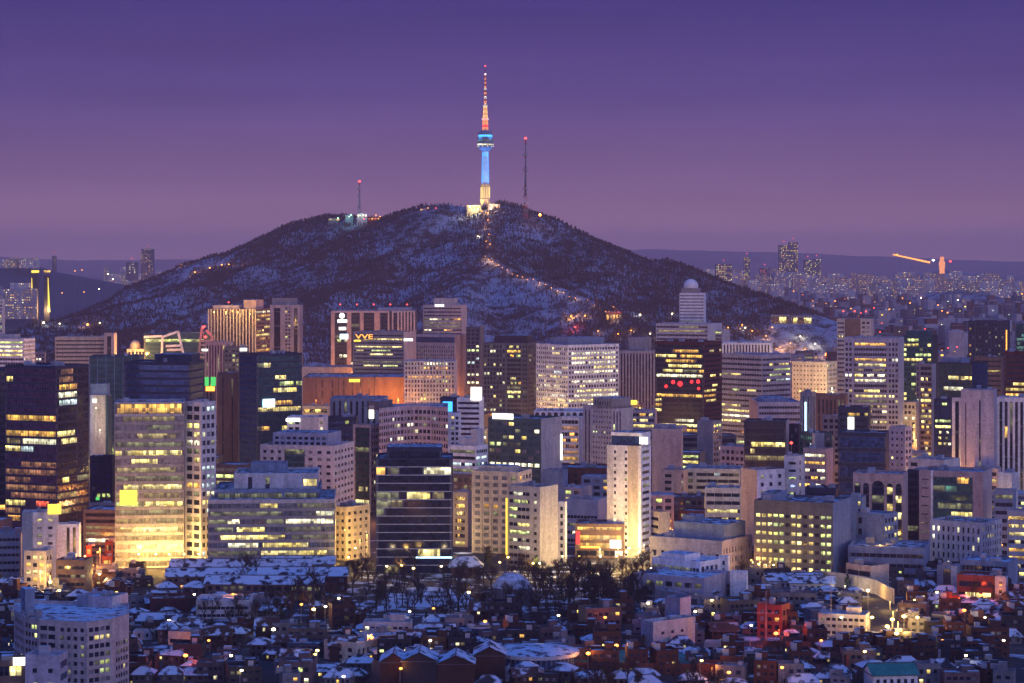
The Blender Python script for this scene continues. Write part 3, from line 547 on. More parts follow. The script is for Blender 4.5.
# lilac tower pair
b('pale lilac tower with four slit columns of small windows', 'office tower', 961, 994, 997, 390, 1420, 'lilac', [(.5, VE(.02, bw=3, ww=.16, par=8)), (1, VE(.30, bw=8, ww=.10, par=6, base=1, cols='yd', fh=3.4)), (.25, NO())], NO(wall='lilac'), dp=22, limit=60, tanks=2, ref='lilac slit tower')
b('striped wing of white fins and dark glass beside the lilac tower', 'office tower', 952, 962, 963, 398, 1432, 'white', VE(.03, bw=3.1, ww=.5, base=0, par=2), NO(), limit=20, tanks=0)
b('wide office of white vertical fins and dark glass at the frame edge', 'office tower', 997, 1036, 1038, 398, 1432, 'white', VE(.02, bw=3.3, ww=.55, par=2.5, base=0, cols='o'), NO(), limit=60, tanks=2, ref='white finned office')
b('dark glass office with white lit floors below the blue stepped office', 'office building', 934, 952, 954, 399, 1560, 'navy', RB(.65, wh=.5, cols='wgy', dk='kb'), NO(), limit=40, tanks=1)
# -- left half towers
b('huge dark purple glass tower with reflections put in as glowing bands', 'office tower', 5, 57, 89, 366, 1230, 'navy', [(1, CU(.10, dk='kp', cols='pdo', mar=.05, sp='navy', fh=4.1, rows={1: [(.03, .15, 'y')], 8: [(0, 1, 'o')], 9: [(.03, .3, 'd'), (.32, 1, 'w')], 10: [(0, .3, 'y'), (.3, .55, 'c')], 12: [(.3, 1, 'p')], 13: [(0, 1, 'p')], 14: [(0, .5, 'p')], 15: [(0, 1, 'p')], 16: [(.1, 1, 'p')], 17: [(0, .4, 'y'), (.6, .85, 'r')], 18: [(0, .3, 'p')], 19: [(.05, .3, 'o')]}))],  # reflections in the glass are put in as glowing window rows
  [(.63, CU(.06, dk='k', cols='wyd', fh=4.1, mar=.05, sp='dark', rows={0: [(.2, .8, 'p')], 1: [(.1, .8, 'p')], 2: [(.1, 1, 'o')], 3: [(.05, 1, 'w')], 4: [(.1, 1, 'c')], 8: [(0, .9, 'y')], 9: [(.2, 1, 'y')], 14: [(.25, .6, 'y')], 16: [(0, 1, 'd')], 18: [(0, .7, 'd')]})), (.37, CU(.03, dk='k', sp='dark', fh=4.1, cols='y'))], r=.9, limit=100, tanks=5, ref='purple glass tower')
b('dark sliver of a tower beside the purple glass tower, cut by the frame', 'office tower', -22, 6, 7, 368, 1300, 'navy', CU(.08, dk='k', cols='yo'), NO(), limit=30, tanks=1)
b('teal glass tower with flat top behind the blue crowned offices', 'office tower', 89, 140, 144, 356, 1700, 'teal', CU(.02, dk='kt', sp='teal', fin=6, finw=.4, fk='blueg'), NO(wall='teal'), limit=60, tanks=2, ref='teal glass tower')
b('pale floodlit slab wall with a round lamp beside the purple tower', 'office building', 90, 108, 112, 395, 1500, 'pale', [(.3, NO()), (1, NO(wall='cream')), (.2, NO(wall='teal'))], NO(wall='teal'), tanks=1, pents=[(0, .95, 7, 'blueg')], signs=[(93, 96.5, 399, 402.5, 'sign_w')], ref='pale floodlit slab')
b('low blue office beneath the pale floodlit slab', 'office building', 90, 112, 116, 456, 1330, 'navy', PU(.1, cols='gd', dk='kb'), NO(), limit=40, ref='low blue office')
b('grey punched-window block between the dark and the golden tower', 'office building', 89, 114, 116, 504, 1230, 'rose', PU(.12, cols='wo'), NO(), limit=40, signs=[(96, 99.5, 497, 500, 'sign_g')])
b('dark blue glass crown building above the golden lit tower', 'office tower', 124, 190, 204, 362, 1300, 'navy', CU(.05, dk='kb', cols='yd', fh=4, mul=3, sp='navy'), CU(.03, dk='k', fh=4), limit=60, pents=[(.42, .98, 4, 'navy', .2, .8)], tanks=3, ref='blue crown')
gspec = [(1.0, ((1.45, CU(1, dk='k', fh=6, wh=.86, sill=.07, mul=2.2, rows={0: [(0, 1, 'o')]}, par=.3)), (18, CU(.7, dk='kl', cols='dhyhdg', sp='grey', wh=.62, sill=.2, mul=1.9, fh=4.1, par=.1, rows={0: [(.1, .9, 'd')], 2: [(.3, .9, 'd')], 3: [(0, 1, 'h')], 4: [(0, .1, 'y'), (.12, 1, 'y')], 6: [(0, .9, 'd')], 7: [(0, .3, 'h'), (.6, 1, 'h')], 8: [(.1, 1, 'y')], 9: [(0, .35, 'y'), (.4, .95, 'd')], 10: [(0, .4, 'g'), (.4, 1, 'y')], 11: [(0, 1, 'h')], 12: [(0, .5, 'd'), (.6, .9, 'h')], 13: [(0, 1, 'y')], 14: [(0, 1, 'h')], 15: [(.3, .6, 'y'), (.6, 1, 'g')], 16: [(0, 1, 'h')], 17: [(0, 1, 'd')]}))))]
b('tall office glowing gold at its crown, with a yellow lit screen', 'office tower', 115, 184, 185, 402, 1150, 'lgrey', gspec[0][1], NO(), dp=38, limit=100, tanks=4, signs=[(120, 137, 490, 505, 'sign_y')], ref='golden lit tower')
b('stone wing with square windows joined to the golden lit tower', 'office tower', 185, 201, 216, 402, 1150.5, 'pale', PU(.7, bw=4.2, ww=.78, wh=.6, fh=4.1, cols='wyhody'), PU(.45, bw=3.6, ww=.7, fh=4.1, cols='wchy'), r=1, limit=100, tanks=2)
m = None
b('slim sign tower with a green panel and columns of orange lamps', 'sign tower', 204, 214, 216, 378, 1240, 'brown', VE(.8, bw=2.2, cols='oo', ww=.35, fh=3), NO(), dp=6, limit=30, tanks=0, signs=[(205, 209, 377, 386, 'sign_g'), (211, 216, 377, 386, 'sign_g'), (206, 215, 386.5, 391, 'sign_o')], ref='green sign tower')
b('plain brown windowless tower between two glass towers', 'office tower', 217, 238, 240, 373, 1540, 'brown', VE(0, bw=5, ww=.12), NO(wall='brown'), tanks=2, limit=20, ref='plain brown tower')
b('dark blue glass tower edged with a column of white lamps', 'office tower', 239, 257, 302, 354, 1500, 'navy', CU(.02, dk='kb', cols='y'), CU(.14, dk='kt', cols='ygo', sp='navy', fh=4, rows={1: [(.15, .3, 'y')], 3: [(.4, .65, 'y')], 5: [(.35, .9, 'y')]}), r=1.3, limit=100, tanks=3, signs=[(263, 274, 399, 407, 'sign_c')], ref='lamp edged glass tower')
b('small white block with lit windows under the lamp edged tower', 'office building', 287, 324, 328, 417, 1420, 'white', [(.8, PU(.3, bw=4, ww=.7)), (1, NO(wall='pale')), (.3, PU(.7, cols='w'))], NO(), limit=30, signs=[(286, 300, 418.5, 421.5, 'sign_w')], ref='small white block')
b('dark teal columned office with a glowing white screen', 'office building', 330, 384, 388, 398, 1560, 'blueg', VE(.03, bw=4, ww=.4, par=2, wall='blueg'), NO(), limit=50, tanks=2, signs=[(369, 374, 409, 418.5, 'sign_w')], ref='columned office with screen')
b('dark recessed building beneath the columned office', 'office building', 327, 356, 358, 417, 1480, 'navy', PU(.05, dk='kb'), NO(), limit=30, tanks=3)
b('stone frame office around a dark glass wall', 'office building', 353, 371, 381, 425, 1400, 'pink', [(.15, NO()), (1, CU(.12, dk='kt', cols='gy', sp='dark')), (.1, NO())], PU(.05, bw=2.6), limit=50, tanks=1, ref='stone framed office')
# curved office
D0 = 1400
pts = [(wx(379, 1372), 1372), (wx(397, 1392), 1392), (wx(414, 1402), 1402), (wx(431, 1398), 1398), (wx(448, 1384), 1384)]
chain_building('office_tower', 'curved lilac office with even rows of square windows', 'office tower', pts, wz(406, 1395), 'lilac', [PU(.10, bw=2.6, ww=.74, wh=.56, cols='cw', fh=3.9, par=2, mar=.15)] * 4, depth=42, limit=100, pents=[(.1, .9, 4, 'dgrey')], tanks=6, ref='curved lilac office')
b('grey block with a blue video screen behind the curved office', 'office building', 440, 458, 460, 397, 1500, 'navy', PU(.05), NO(), limit=20, signs=[(443, 452.5, 401.5, 411.5, 'sign_b')], tanks=2, ref='blue video screen')
b('white striped office with a bright billboard on its roof', 'office building', 457, 480, 484, 398, 1480, 'white', RB(.05, wh=.45, cols='wh', fh=3.2, mul=0), NO(), limit=50, signs=[(471, 482, 387, 400, 'sign_w')], ref='billboard office')
b('white ribbed block stepping down from the striped office', 'office building', 446, 460, 461, 413, 1450, 'white', [(.35, NO()), (1, PU(.1, bw=2.4, fh=3.2))], NO(), dp=12, limit=30, tanks=1)
b('low white office of long dark window bands and a side tower', 'office building', 449, 476, 488, 446, 1300, 'white', RB(.03, wh=.5, mul=0, fh=3.5, cols='c'), RB(.2, wh=.5, cols='ct', dk='kt', fh=3.5), limit=60, pents=[(.3, .75, 4, 'pale'), (.75, .98, 9, 'pale')], ref='low white banded office')
b('dark teal office with a plain pale end wall and roof sign', 'office tower', 488, 541, 562, 419, 1340, 'teal', PU(.15, bw=4, ww=.8, wh=.55, dk='kt', cols='gwy', rows={0: [(.37, .45, 'y')], 3: [(.05, .2, 'g')], 6: [(0, 1, 'w')]}), NO(wall='lgrey'), limit=100, tanks=3, signs=[(493, 513.5, 413.5, 419, 'sign_w'), (560.3, 561.3, 434, 460, 'sign_w')], ref='dark teal office')
b('white arcade building with round arches under its roofline', 'office building', 534, 584, 586, 411, 1580, 'white', ((.35, spec('arch', 0, nb=8, ww=.66, par=1, base=1.2)), (1, RB(.15, wh=.5, cols='do'))), NO(), limit=60, tanks=3, ref='arcade building')
b('office with a warm glowing column of windows below the arcade', 'office building', 560, 579, 583, 417, 1520, 'white', RB(.75, cols='oop', wh=.6, mul=2), NO(), limit=30, tanks=0)
b('grey blue stepped office of narrow vertical bays', 'office tower', 583, 612, 633, 407, 1490, 'lilac', [(.3, VE(.02, bw=3.4, ww=.45)), (.7, PU(.06, bw=2.2, ww=.45, wh=.4, fh=3.2))], [(.5, VE(.03, bw=3, ww=.5)), (.5, NO(wall='lgrey'))], limit=80, pents=[(.35, 1.0, 5.5, ('grey', VE(0, bw=2)), .0, .9)], ref='stepped bay office')
b('yellow lit signboard building beside the stepped bay office', 'shop building', 616, 640, 644, 404, 1700, 'brown', PU(.4, cols='oy'), PU(.3), limit=30, signs=[(618, 637, 400, 404.5, 'sign_y')], ref='yellow signboard')
b('warm shop block with orange windows below the yellow signboard', 'shop building', 632, 655, 657, 410, 1650, 'pink', RB(.7, cols='oyd', mul=2), NO(), limit=30, tanks=2)
b('plain pinkish grey windowless slab behind the white tower', 'office building', 652, 681, 683, 429, 1450, 'pink', NO(), NO(), tanks=2, dp=20, pents=[(.1, .8, 2.5, 'blueg')], ref='plain pink slab')
b('grey slab with a blank wall in front of the black tower', 'office building', 697, 713, 722, 421, 1560, 'grey', NO(), PU(.2, bw=3, cols='gw'), limit=30, ref='grey blank slab')
b('low purple grey office at the foot of the lilac banded office', 'office building', 720, 745, 757, 447, 1420, 'lilac', PU(.1), RB(.1), limit=30, tanks=3)
b('lilac office wing with an empty pinkish pier', 'office building', 749, 758, 801, 402, 1640, 'lilac', NO(wall='rose'), RB(.12, wh=.42, fh=4), r=.6, limit=50, pents=[(.2, .9, 2, 'blueg')])
b('black office with one bright yellow floor and green reflections', 'office building', 744, 786, 789, 421, 1380, 'dark', CU(.1, dk='k', cols='dgo', sp='dark', fh=4, par=4, rows={2: [(.15, 1, 'y')], 3: [(.15, .25, 'y')]}), NO(wall='pink'), limit=50, ref='black office with yellow floor')
b('dark annex with a single lamp beside the black office', 'office building', 789, 799, 801, 424, 1400, 'dark', PU(.03, dk='k'), NO(), limit=10, tanks=1)
b('grey slim block with a bright white corner strip', 'office tower', 800, 812, 816, 392, 1560, 'grey', VE(.0, bw=4, ww=.2), VE(.02, bw=3), limit=20, signs=[(805.3, 806.3, 402, 432, 'sign_c')], tanks=1, ref='white strip block')
b('dark brown ribbed tower behind the slim strip block', 'office tower', 812, 846, 848, 395, 1680, 'brown', VE(.02, bw=3, ww=.4), NO(), limit=50, tanks=3)
b('grey office with orange windows beside a dark blue roofed block', 'office building', 822, 846, 849, 416, 1500, 'grey', PU(.1, cols='oy'), NO(), limit=30)
b('dark blue roofed office with a glaring white screen', 'office building', 838, 869, 871, 407, 1460, 'navy', RB(.3, cols='yo', dk='k', par=3), NO(), limit=30, signs=[(848, 854, 417, 432, 'sign_w')], ref='office with glaring screen')
b('windowless dark blue glass cube at the centre of the right district', 'office building', 838, 886, 889, 433, 1330, 'navy', CU(0, dk='kb', mul=0, sp='navy', fh=9), NO(), dp=40, limit=40, tanks=3, ref='dark blue glass cube')
b('lilac office with small dark windows beside the blue cube', 'office building', 889, 905, 912, 427, 1400, 'lilac', PU(.06, bw=3.4, ww=.4, wh=.4), PU(.1), limit=30, tanks=2)
b('office with a floodlit golden corner at its base', 'office building', 903, 916, 919, 402, 1620, 'grey', PU(.25, cols='wro', bw=3), NO(), limit=30, tanks=1, ref='golden corner')
b('teal and grey office beside the low lit pink shops', 'office building', 800, 812, 832, 433, 1370, 'teal', PU(.3, cols='tc'), [(.15, NO(wall='cream')), (.5, NO(wall='blueg')), (.4, PU(.05))], limit=30, ref='teal corner office')
b('pink low office with two rows of warm lit windows', 'office building', 803, 826, 833, 449, 1290, 'rose', RB(.9, cols='wow', wh=.4, fh=4), NO(), limit=20, tanks=1)
# -- centre and left near row
b('stone office with square windows and a tall central glass wall', 'office building', 260, 334, 354, 446, 1260, 'pale', [(.42, PU(.02, bw=4.6, ww=.42, wh=.42, fh=3.9)), (.36, CU(.05, dk='kt', cols='g', sp='teal', mul=3.2, par=1.6)), (.5, PU(.02, bw=4.6, ww=.45, wh=.42, fh=3.9))], PU(.02, bw=5.5, ww=.66, wh=.42, fh=3.9), limit=100, pents=[(.1, .85, 6, ('lilac', PU(.06, fh=3.2)), .25, .9)], tanks=3, ref='stone office with glass wall')
tz = (wz(472, 1165), wz(489, 1150), wz(499, 1135))
b('blue rooftop plant house topping the terraced glass office', 'plant house', 251, 286, 288, 463, 1185, 'blueg', NO(), NO(), tanks=0, dp=14, name='plant_house')
b('upper terrace storey with large planters and spotlights', 'office building', 234, 318, 320, 473, 1165, 'pale', [(.3, NO()), (.1, CU(.1, dk='k', fh=5)), (.28, NO()), (.1, CU(.1, dk='k', fh=5)), (.7, NO()), (.35, RB(1, cols='y', fh=7, wh=.5, par=1))], NO(), tanks=0, limit=10)
b('middle glazed storey stepping back over the wide lit office', 'office building', 214, 320, 322, 489, 1150, 'blueg', CU(.4, dk='kw', cols='wh', fh=4), NO(), tanks=0, limit=12)
b('wide low glass office with many long yellow lit floors', 'office building', 208, 335, 336, 499, 1132, 'lgrey', CU(.65, dk='kw', cols='yhhwg', sp='grey', fh=3.75, wh=.62, sill=.2, mul=2.2, rows={0: [(.4, .55, 'y'), (.7, .9, 'h')], 1: [(0, .6, 'h'), (.85, 1, 'w')], 2: [(.15, .25, 'w'), (.45, .6, 'h'), (.6, 1, 'w')], 3: [(.05, .2, 'h'), (.22, .45, 'y'), (.6, .9, 'h')], 4: [(.08, .62, 'y'), (.65, 1, 'h')], 5: [(.15, .4, 'w'), (.42, .8, 'y')], 6: [(0, .4, 'h'), (.4, .95, 'y')]}), NO(), dp=45, limit=100, tanks=5, ref='wide lit glass office')
b('beige block with small square windows and a yellow lit base', 'office building', 334, 346, 370, 507, 1175, 'cream', PU(.05, bw=4, ww=.5, wh=.45, fh=3.6), PU(.12, bw=4.2, ww=.5, wh=.45, fh=3.6, cols='yd'), r=2.4, limit=90, tanks=2, ref='beige yellow based block')
b('black glass office ruled by thin white lines on every floor', 'office tower', 376, 452, 453, 458, 1128, 'navy', CU(.07, dk='k', cols='yd', sp='trim', mul=0, wh=.93, sill=.03, fh=3.85, par=.3, dep=.05, rows={0: [(0, 0, 'y')], 1: [(0, .12, 'o'), (.15, .3, 'h'), (.62, 1, 'w')], 4: [(.2, .3, 'h'), (.4, .72, 'y'), (.74, .9, 'd')], 5: [(.2, .35, 'd')], 6: [(0, .1, 'h')], 11: [(.55, .85, 'y')], 12: [(0, 0, 'y')], 13: [(.1, .3, 'd')], 10: [(0, 0, 'y')], 2: [(0, 0, 'y')], 3: [(0, 0, 'y')], 7: [(0, 0, 'y')], 8: [(0, 0, 'y')], 9: [(0, 0, 'y')]}), NO(), dp=32, limit=100, pents=[(.14, .86, 5, ('navy', CU(0, dk='k', fh=8)), .1, .8)], tanks=2, signs=[(414, 452, 556.8, 558, 'sign_c')], ref='black lined office')
b('small ochre block with a column of lit windows', 'office building', 452, 468, 472, 492, 1230, 'beige', RB(.9, cols='yo', wh=.5, mul=0, mar=2.5), NO(), limit=20, ref='ochre block')
b('dark brown block behind the ochre block', 'office building', 452, 474, 478, 474, 1300, 'brown', PU(.03), NO(), limit=20)
b('beige hotel with pilasters and warm lit top corners', 'hotel', 472, 519, 532, 472, 1200, 'cream', PU(.10, bw=5.2, ww=.55, wh=.55, fh=3.6, cols='oo', fin=5.2, finw=1.0, dk='kl', fk='cream'), PU(.1, bw=4.5, cols='o'), limit=100, pents=[(.1, .8, 2.4, 'cream')], tanks=4, name='hotel', ref='beige pilaster hotel')
b('grey office, banded windows on one half and square ones beside', 'office building', 508, 540, 558, 487, 1145, 'lgrey', [(1.2, RB(.35, wh=.45, cols='gwy', mul=2.2, fh=3.7, par=2, rows={2: [(0, .4, 'g')], 3: [(0, .35, 'g')], 4: [(.4, 1, 'y')], 5: [(0, 1, 'g')], 7: [(.45, 1, 'w')]})), (.5, PU(.12, bw=4.4, ww=.4, wh=.42, fh=3.7, cols='w', par=2))], NO(wall='lgrey'), limit=90, tanks=2, signs=[(506.5, 507.8, 498, 556, 'sign_y')], ref='half banded office')
b('narrow white stair block with a lit base', 'office building', 558, 565, 567, 502, 1160, 'white', PU(.1, bw=5, ww=.6), NO(), limit=20, tanks=0)
b('silver metal clad office above the bright shops', 'office building', 566, 598, 607, 500, 1240, 'steel', ((.3, NO()), (1, RB(.35, wh=.4, cols='wc', fh=4.5))), NO(), limit=20, tanks=3, ref='silver clad office')
b('dark red brick office with a pair of lit windows', 'office building', 546, 606, 612, 468, 1380, 'brick', VE(.02, bw=5, ww=.35, cols='w'), NO(), limit=50, tanks=4, ref='dark red brick office')
b('low grey block before the brick office', 'office building', 543, 563, 568, 470, 1320, 'blueg', NO(), NO(), tanks=1)
b('tall white tower with two columns of tiny windows', 'office tower', 607, 641, 651, 446, 1185, 'white', [(.55, NO(wall='pale')), (.28, PU(.04, bw=2.6, ww=.75, wh=.45, fh=3.4, mar=.1)), (.66, NO(wall='white')), (.3, PU(.14, bw=2.5, ww=.75, wh=.45, fh=3.4, mar=.1)), (.9, NO(wall='cream')), (.25, NO(wall='white'))], [(.1, NO()), (.8, RB(.05, wh=.45, mul=0, fh=3.4, cols='h')), (.1, NO())], limit=90, tanks=1, pents=[(.1, 1.0, 6.5, ('white', CU(.02, dk='kb', fh=6, par=.8)), .05, .95)], signs=[(640, 648, 437, 444, 'sign_w')], ref='tall white tower')
b('brightly lit shopping block with orange and white shop fronts', 'shop building', 575, 624, 626, 524, 1185, 'brown', ((.3, RB(.6, cols='oy', fh=5, wh=.6)), (1, RB(1, cols='woy', fh=4, wh=.7, mul=3))), NO(), limit=30, tanks=2, signs=[(576, 580, 531, 544, 'sign_r'), (610, 621, 540, 548, 'sign_w'), (581, 600, 546, 548, 'sign_o')], ref='bright shopping block')
b('cream block with dark openings lit by the street', 'office building', 650, 659, 670, 512, 1200, 'cream', RB(.1, wh=.4, mul=0), NO(wall='beige'), limit=20, tanks=1)
b('pink office with a column of balconies', 'office building', 661, 684, 688, 470, 1330, 'rose', [(.3, NO()), (1, RB(.1, wh=.5, mul=0)), (.9, NO(wall='rose')), (.4, PU(.1, bw=3))], NO(), limit=30, ref='pink balcony office')
b('pale office with a white metal grid screen', 'office building', 684, 740, 743, 469, 1340, 'lgrey', [(.3, PU(.05, bw=4, ww=.7)), (1.2, RB(.12, wh=.5, cols='ch', mul=5))], NO(), limit=50, tanks=4, ref='white grid screen office')
b('banded white office with two yellow lit floors', 'office building', 705, 741, 742, 488, 1230, 'pale', RB(.2, wh=.45, cols='y', mul=3.6, fh=4, rows={0: [(0, 0, 'y')], 2: [(0, .95, 'y')], 4: [(.3, 1, 'y')]}), NO(), limit=30, tanks=3, ref='banded white office')
b('brown low block between pink and banded offices', 'office building', 660, 704, 706, 497, 1290, 'brown', PU(.06), NO(), limit=30)
b('office with a blank pink side wall and a blue lit front', 'office building', 741, 757, 785, 470, 1180, 'rose', NO(wall='rose'), PU(.25, bw=5, ww=.35, wh=.5, fh=4, cols='yw', wall='pale'), r=1.2, limit=40, tanks=2, ref='pink walled office')
b('white blue service tower with balconies beside the blue lit front', 'office building', 784, 803, 805, 456, 1190, 'pale', [(.3, NO()), (.8, RB(.15, wh=.35, mul=0, cols='yg')), (.5, PU(.2, bw=4, ww=.3, cols='y'))], NO(), dp=18, limit=30, tanks=2, red=1, ref='white balcony tower')
b('low dark office with a white louvre band on top', 'office building', 805, 836, 838, 488, 1200, 'navy', RB(.1, wh=.4, cols='y', mul=1.4), NO(), limit=20, tanks=4)
b('dark slate office with glowing yellow window pairs in every row', 'office building', 754, 833, 851, 503, 1105, 'dgrey', PU(.8, bw=3.0, ww=.72, wh=.42, fh=4.1, par=5, base=2, cols='ygy', rows={i: [(0, .05, 'y'), (.09, .2, 'y'), (.26, .42, 'g'), (.46, .62, 'y'), (.66, .8, 'y'), (.84, .99, 'g')] for i in range(7)}), NO(wall='blueg'), limit=100, tanks=5, pents=[(.05, .25, 3, 'blueg')], ref='yellow windowed slate office')
b('blank bluish annex behind the slate office', 'office building', 838, 862, 866, 497, 1180, 'blueg', [(1, NO()), (.3, PU(.5, cols='y'))], NO(), limit=12)
b('stone building with a row of tall round-headed arches', 'office building', 853, 903, 908, 474, 1195, 'rose', [(.35, spec('arch', .02, nb=2, ww=.7, par=5, base=1, dk='k')), (.3, spec('arch', 0, nb=1, ww=.82, par=3.6, base=1, dk='k')), (.35, spec('arch', .1, nb=2, ww=.7, par=5, base=1, dk='k', cols='y'))], NO(wall='pink'), limit=60, tanks=2, ref='tall arches')
b('plain blue grey building in front of the tall arches', 'office building', 856, 884, 898, 514, 1130, 'blueg', [(.4, PU(.02, fh=5)), (1, NO())], PU(.35, bw=3, cols='y'), limit=20, tanks=1, ref='plain blue grey building')
b('narrow dark glass link beside the stone arches', 'office building', 907, 918, 920, 470, 1230, 'navy', CU(0, dk='k'), NO(), limit=20)
b('white boxy rooftop building behind the framed glass office', 'office building', 908, 944, 960, 460, 1290, 'pale', [(.5, PU(.02, bw=6)), (1, NO())], NO(wall='pale'), limit=20, tanks=3, ref='white boxy building')
b('beige office framing a large glass wall with a lit floor', 'office building', 919, 983, 992, 472, 1200, 'rose', [(.3, RB(0, wh=.12, mul=0, fh=4.3, mar=2)), (.05, NO(wall='white')), (1, CU(.35, dk='kt', cols='tgt', sp='teal', fh=4.3, mul=2, par=2.5, rows={0: [(.6, .9, 'o')], 1: [(.3, .6, 't')], 4: [(.45, 1, 'y')], 3: [(.1, 1, 'h')]})), (.25, NO(wall='rose'))], NO(wall='pink'), limit=90, tanks=4, ref='framed glass wall')
b('old stone building with rows of slender lit windows', 'office building', 930, 982, 1002, 523, 1130, 'pale', PU(.2, bw=2.7, ww=.4, wh=.62, sill=.18, fh=4, par=2, base=1, cols='w'), PU(.25, bw=2.7, ww=.4, wh=.6, fh=4, cols='yw'), limit=100, tanks=4, ref='old stone building')
b('white box building beside the framed glass wall', 'office building', 998, 1012, 1018, 473, 1250, 'white', NO(), NO(wall='pale'), tanks=1)
b('dark stacked balcony tower near the frame edge', 'office building', 994, 1014, 1016, 490, 1190, 'blueg', RB(.05, wh=.5, mul=0), NO(), limit=30, tanks=2, ref='balcony tower')
b('grey office with yellow lit bands at the frame edge', 'office building', 1007, 1034, 1036, 511, 1110, 'lgrey', RB(.95, wh=.45, cols='yoy', mul=2.4, fh=4), NO(), limit=30, ref='yellow banded office')
b('low office roof with a lit round skylight', 'office building', 960, 1008, 1018, 562, 1060, 'blueg', RB(.5, cols='gy', fh=4), NO(), limit=12, tanks=3, roofk='roof_snow')
# -- nearer than the first row
b('white block with a lit roof sign beside the zigzag wall', 'office building', 22, 57, 58.5, 512, 1085, 'pale', [(.9, NO(wall='blueg')), (2, PU(.28, bw=5, ww=.42, wh=.35, fh=3.8, cols='yg'))], NO(), limit=40, tanks=2, signs=[(48, 61, 504, 514, 'sign_y')], ref='zigzag building')
r_ = b('white block with a black zigzag lattice and striped windows', 'office building', 57, 79, 81, 524, 1095, 'white', [(.4, NO(wall='white')), (1, VE(.0, bw=2.3, ww=.5, par=1.5, base=1))], NO(), dp=14, limit=30, tanks=1)
m = MB(); w0 = -22 * 1095 / F
zz = wz(526, 1095); k = 0
while zz > 4:
    s = w0 + (.3 if k % 2 else 2.4); m.quad((s, -.06, zz - 2.2), (s + 1.6, -.06, zz - 2.2), (s + .8, -.06, zz - .2), (s + .79, -.06, zz - .2), 'dark'); zz -= 1.5; k += 1
m.build('lattice', r_)
b('small warm lit building with rows of square openings', 'office building', 24, 46, 53, 551, 1045, 'cream', PU(.5, cols='oy', bw=3, fh=3.4), PU(.3, cols='o'), limit=40, ref='warm lit corner building')
b('flat purple grey office roof at the left frame edge', 'office building', -20, 21, 23, 532, 1100, 'blueg', RB(.1, wh=.4), NO(), limit=20, tanks=3)
b('dark office with brown walls below the zigzag block', 'office building', 56, 86, 93, 560, 1050, 'brown', RB(.12, wh=.4, cols='h'), NO(), limit=20, tanks=3)
# ------------------------------------------------------------------ ground, streets, mountains
def sheet(name, pts, z, key, kind='structure', label=None):
    m = MB(); m.poly([(x, y, z) for x, y in pts], key); return m.build(name, kind=kind)
g = MB()
xs = [-19000, -4000, -1500, 1500, 4000, 19000]; ys = [-500, 500, 2500, 6000, 14000, 26000, 39000]
for i in range(5):
    for j in range(6): g.quad((xs[i], ys[j], 0), (xs[i + 1], ys[j], 0), (xs[i + 1], ys[j + 1], 0), (xs[i], ys[j + 1], 0), 'ground')
g.build('ground', kind='structure')
def strip(name, path, w, z, key):
    """a road along world points"""
    m = MB(); P = [Vector(p) for p in path]; L = []
    for i, p in enumerate(P):
        d = (P[min(i + 1, len(P) - 1)] - P[max(i - 1, 0)]).normalized(); n = Vector((-d.y, d.x)); L.append((p + n * w / 2, p - n * w / 2))
    for (a, b), (c, d) in zip(L, L[1:]): m.quad((b.x, b.y, z), (d.x, d.y, z), (c.x, c.y, z), (a.x, a.y, z), key)
    return m.build(name, kind='structure')
def gpx(px, py): v = gp(px, py); return (v.x, v.y)
roads = [[gpx(20, 600), gpx(100, 572), gpx(210, 566), gpx(340, 563), gpx(460, 566), gpx(560, 562), gpx(650, 558)],
         [gpx(84, 580), gpx(98, 545), gpx(101, 500), gpx(100, 450)], [gpx(353, 566), gpx(372, 520), gpx(455, 470)],
         [gpx(650, 565), gpx(640, 535), gpx(655, 480), gpx(690, 430)], [gpx(855, 575), gpx(925, 560), gpx(1024, 568)],
         [gpx(905, 640), gpx(890, 612), gpx(872, 590), gpx(850, 575), gpx(760, 568), gpx(650, 566)], [gpx(915, 460), gpx(912, 420), gpx(900, 380)],
         [gpx(60, 683), gpx(240, 652), gpx(330, 640), gpx(420, 622), gpx(520, 628), gpx(640, 640), gpx(760, 650), gpx(900, 640), gpx(1040, 650)]]
for i, p in enumerate(roads):
    strip('road', p, 16 if i in (0, 1, 6) else 7, .008, 'asphalt')
    if i in (0, 1, 4):
        m = MB()
        for a, b in zip(p, p[1:]):
            a, b = Vector(a), Vector(b); L = (b - a).length; d = (b - a) / L; n_ = Vector((-d.y, d.x)); t = 0
            while t < L - 4:
                for off in (-4, 0, 4):
                    c = a + d * t + n_ * off; e = c + d * 3.5; m.quad((*(c - n_ * .09), .014), (*(e - n_ * .09), .014), (*(e + n_ * .09), .014), (*(c + n_ * .09), .014), 'mark')
                t += 8
        m.build('road_marking', kind='structure')
# park ground and the palace lawn, snow covered
sheet('park_ground', [gpx(290, 618), gpx(660, 612), gpx(655, 572), gpx(470, 570), gpx(340, 575)], .006, 'yard')
sheet('snow_field', [gpx(372, 612), gpx(468, 604), gpx(474, 586), gpx(395, 588)], .011, 'lawn')
sheet('snow_field', [gpx(215, 640), gpx(330, 636), gpx(345, 624), gpx(240, 626)], .011, 'lawn')

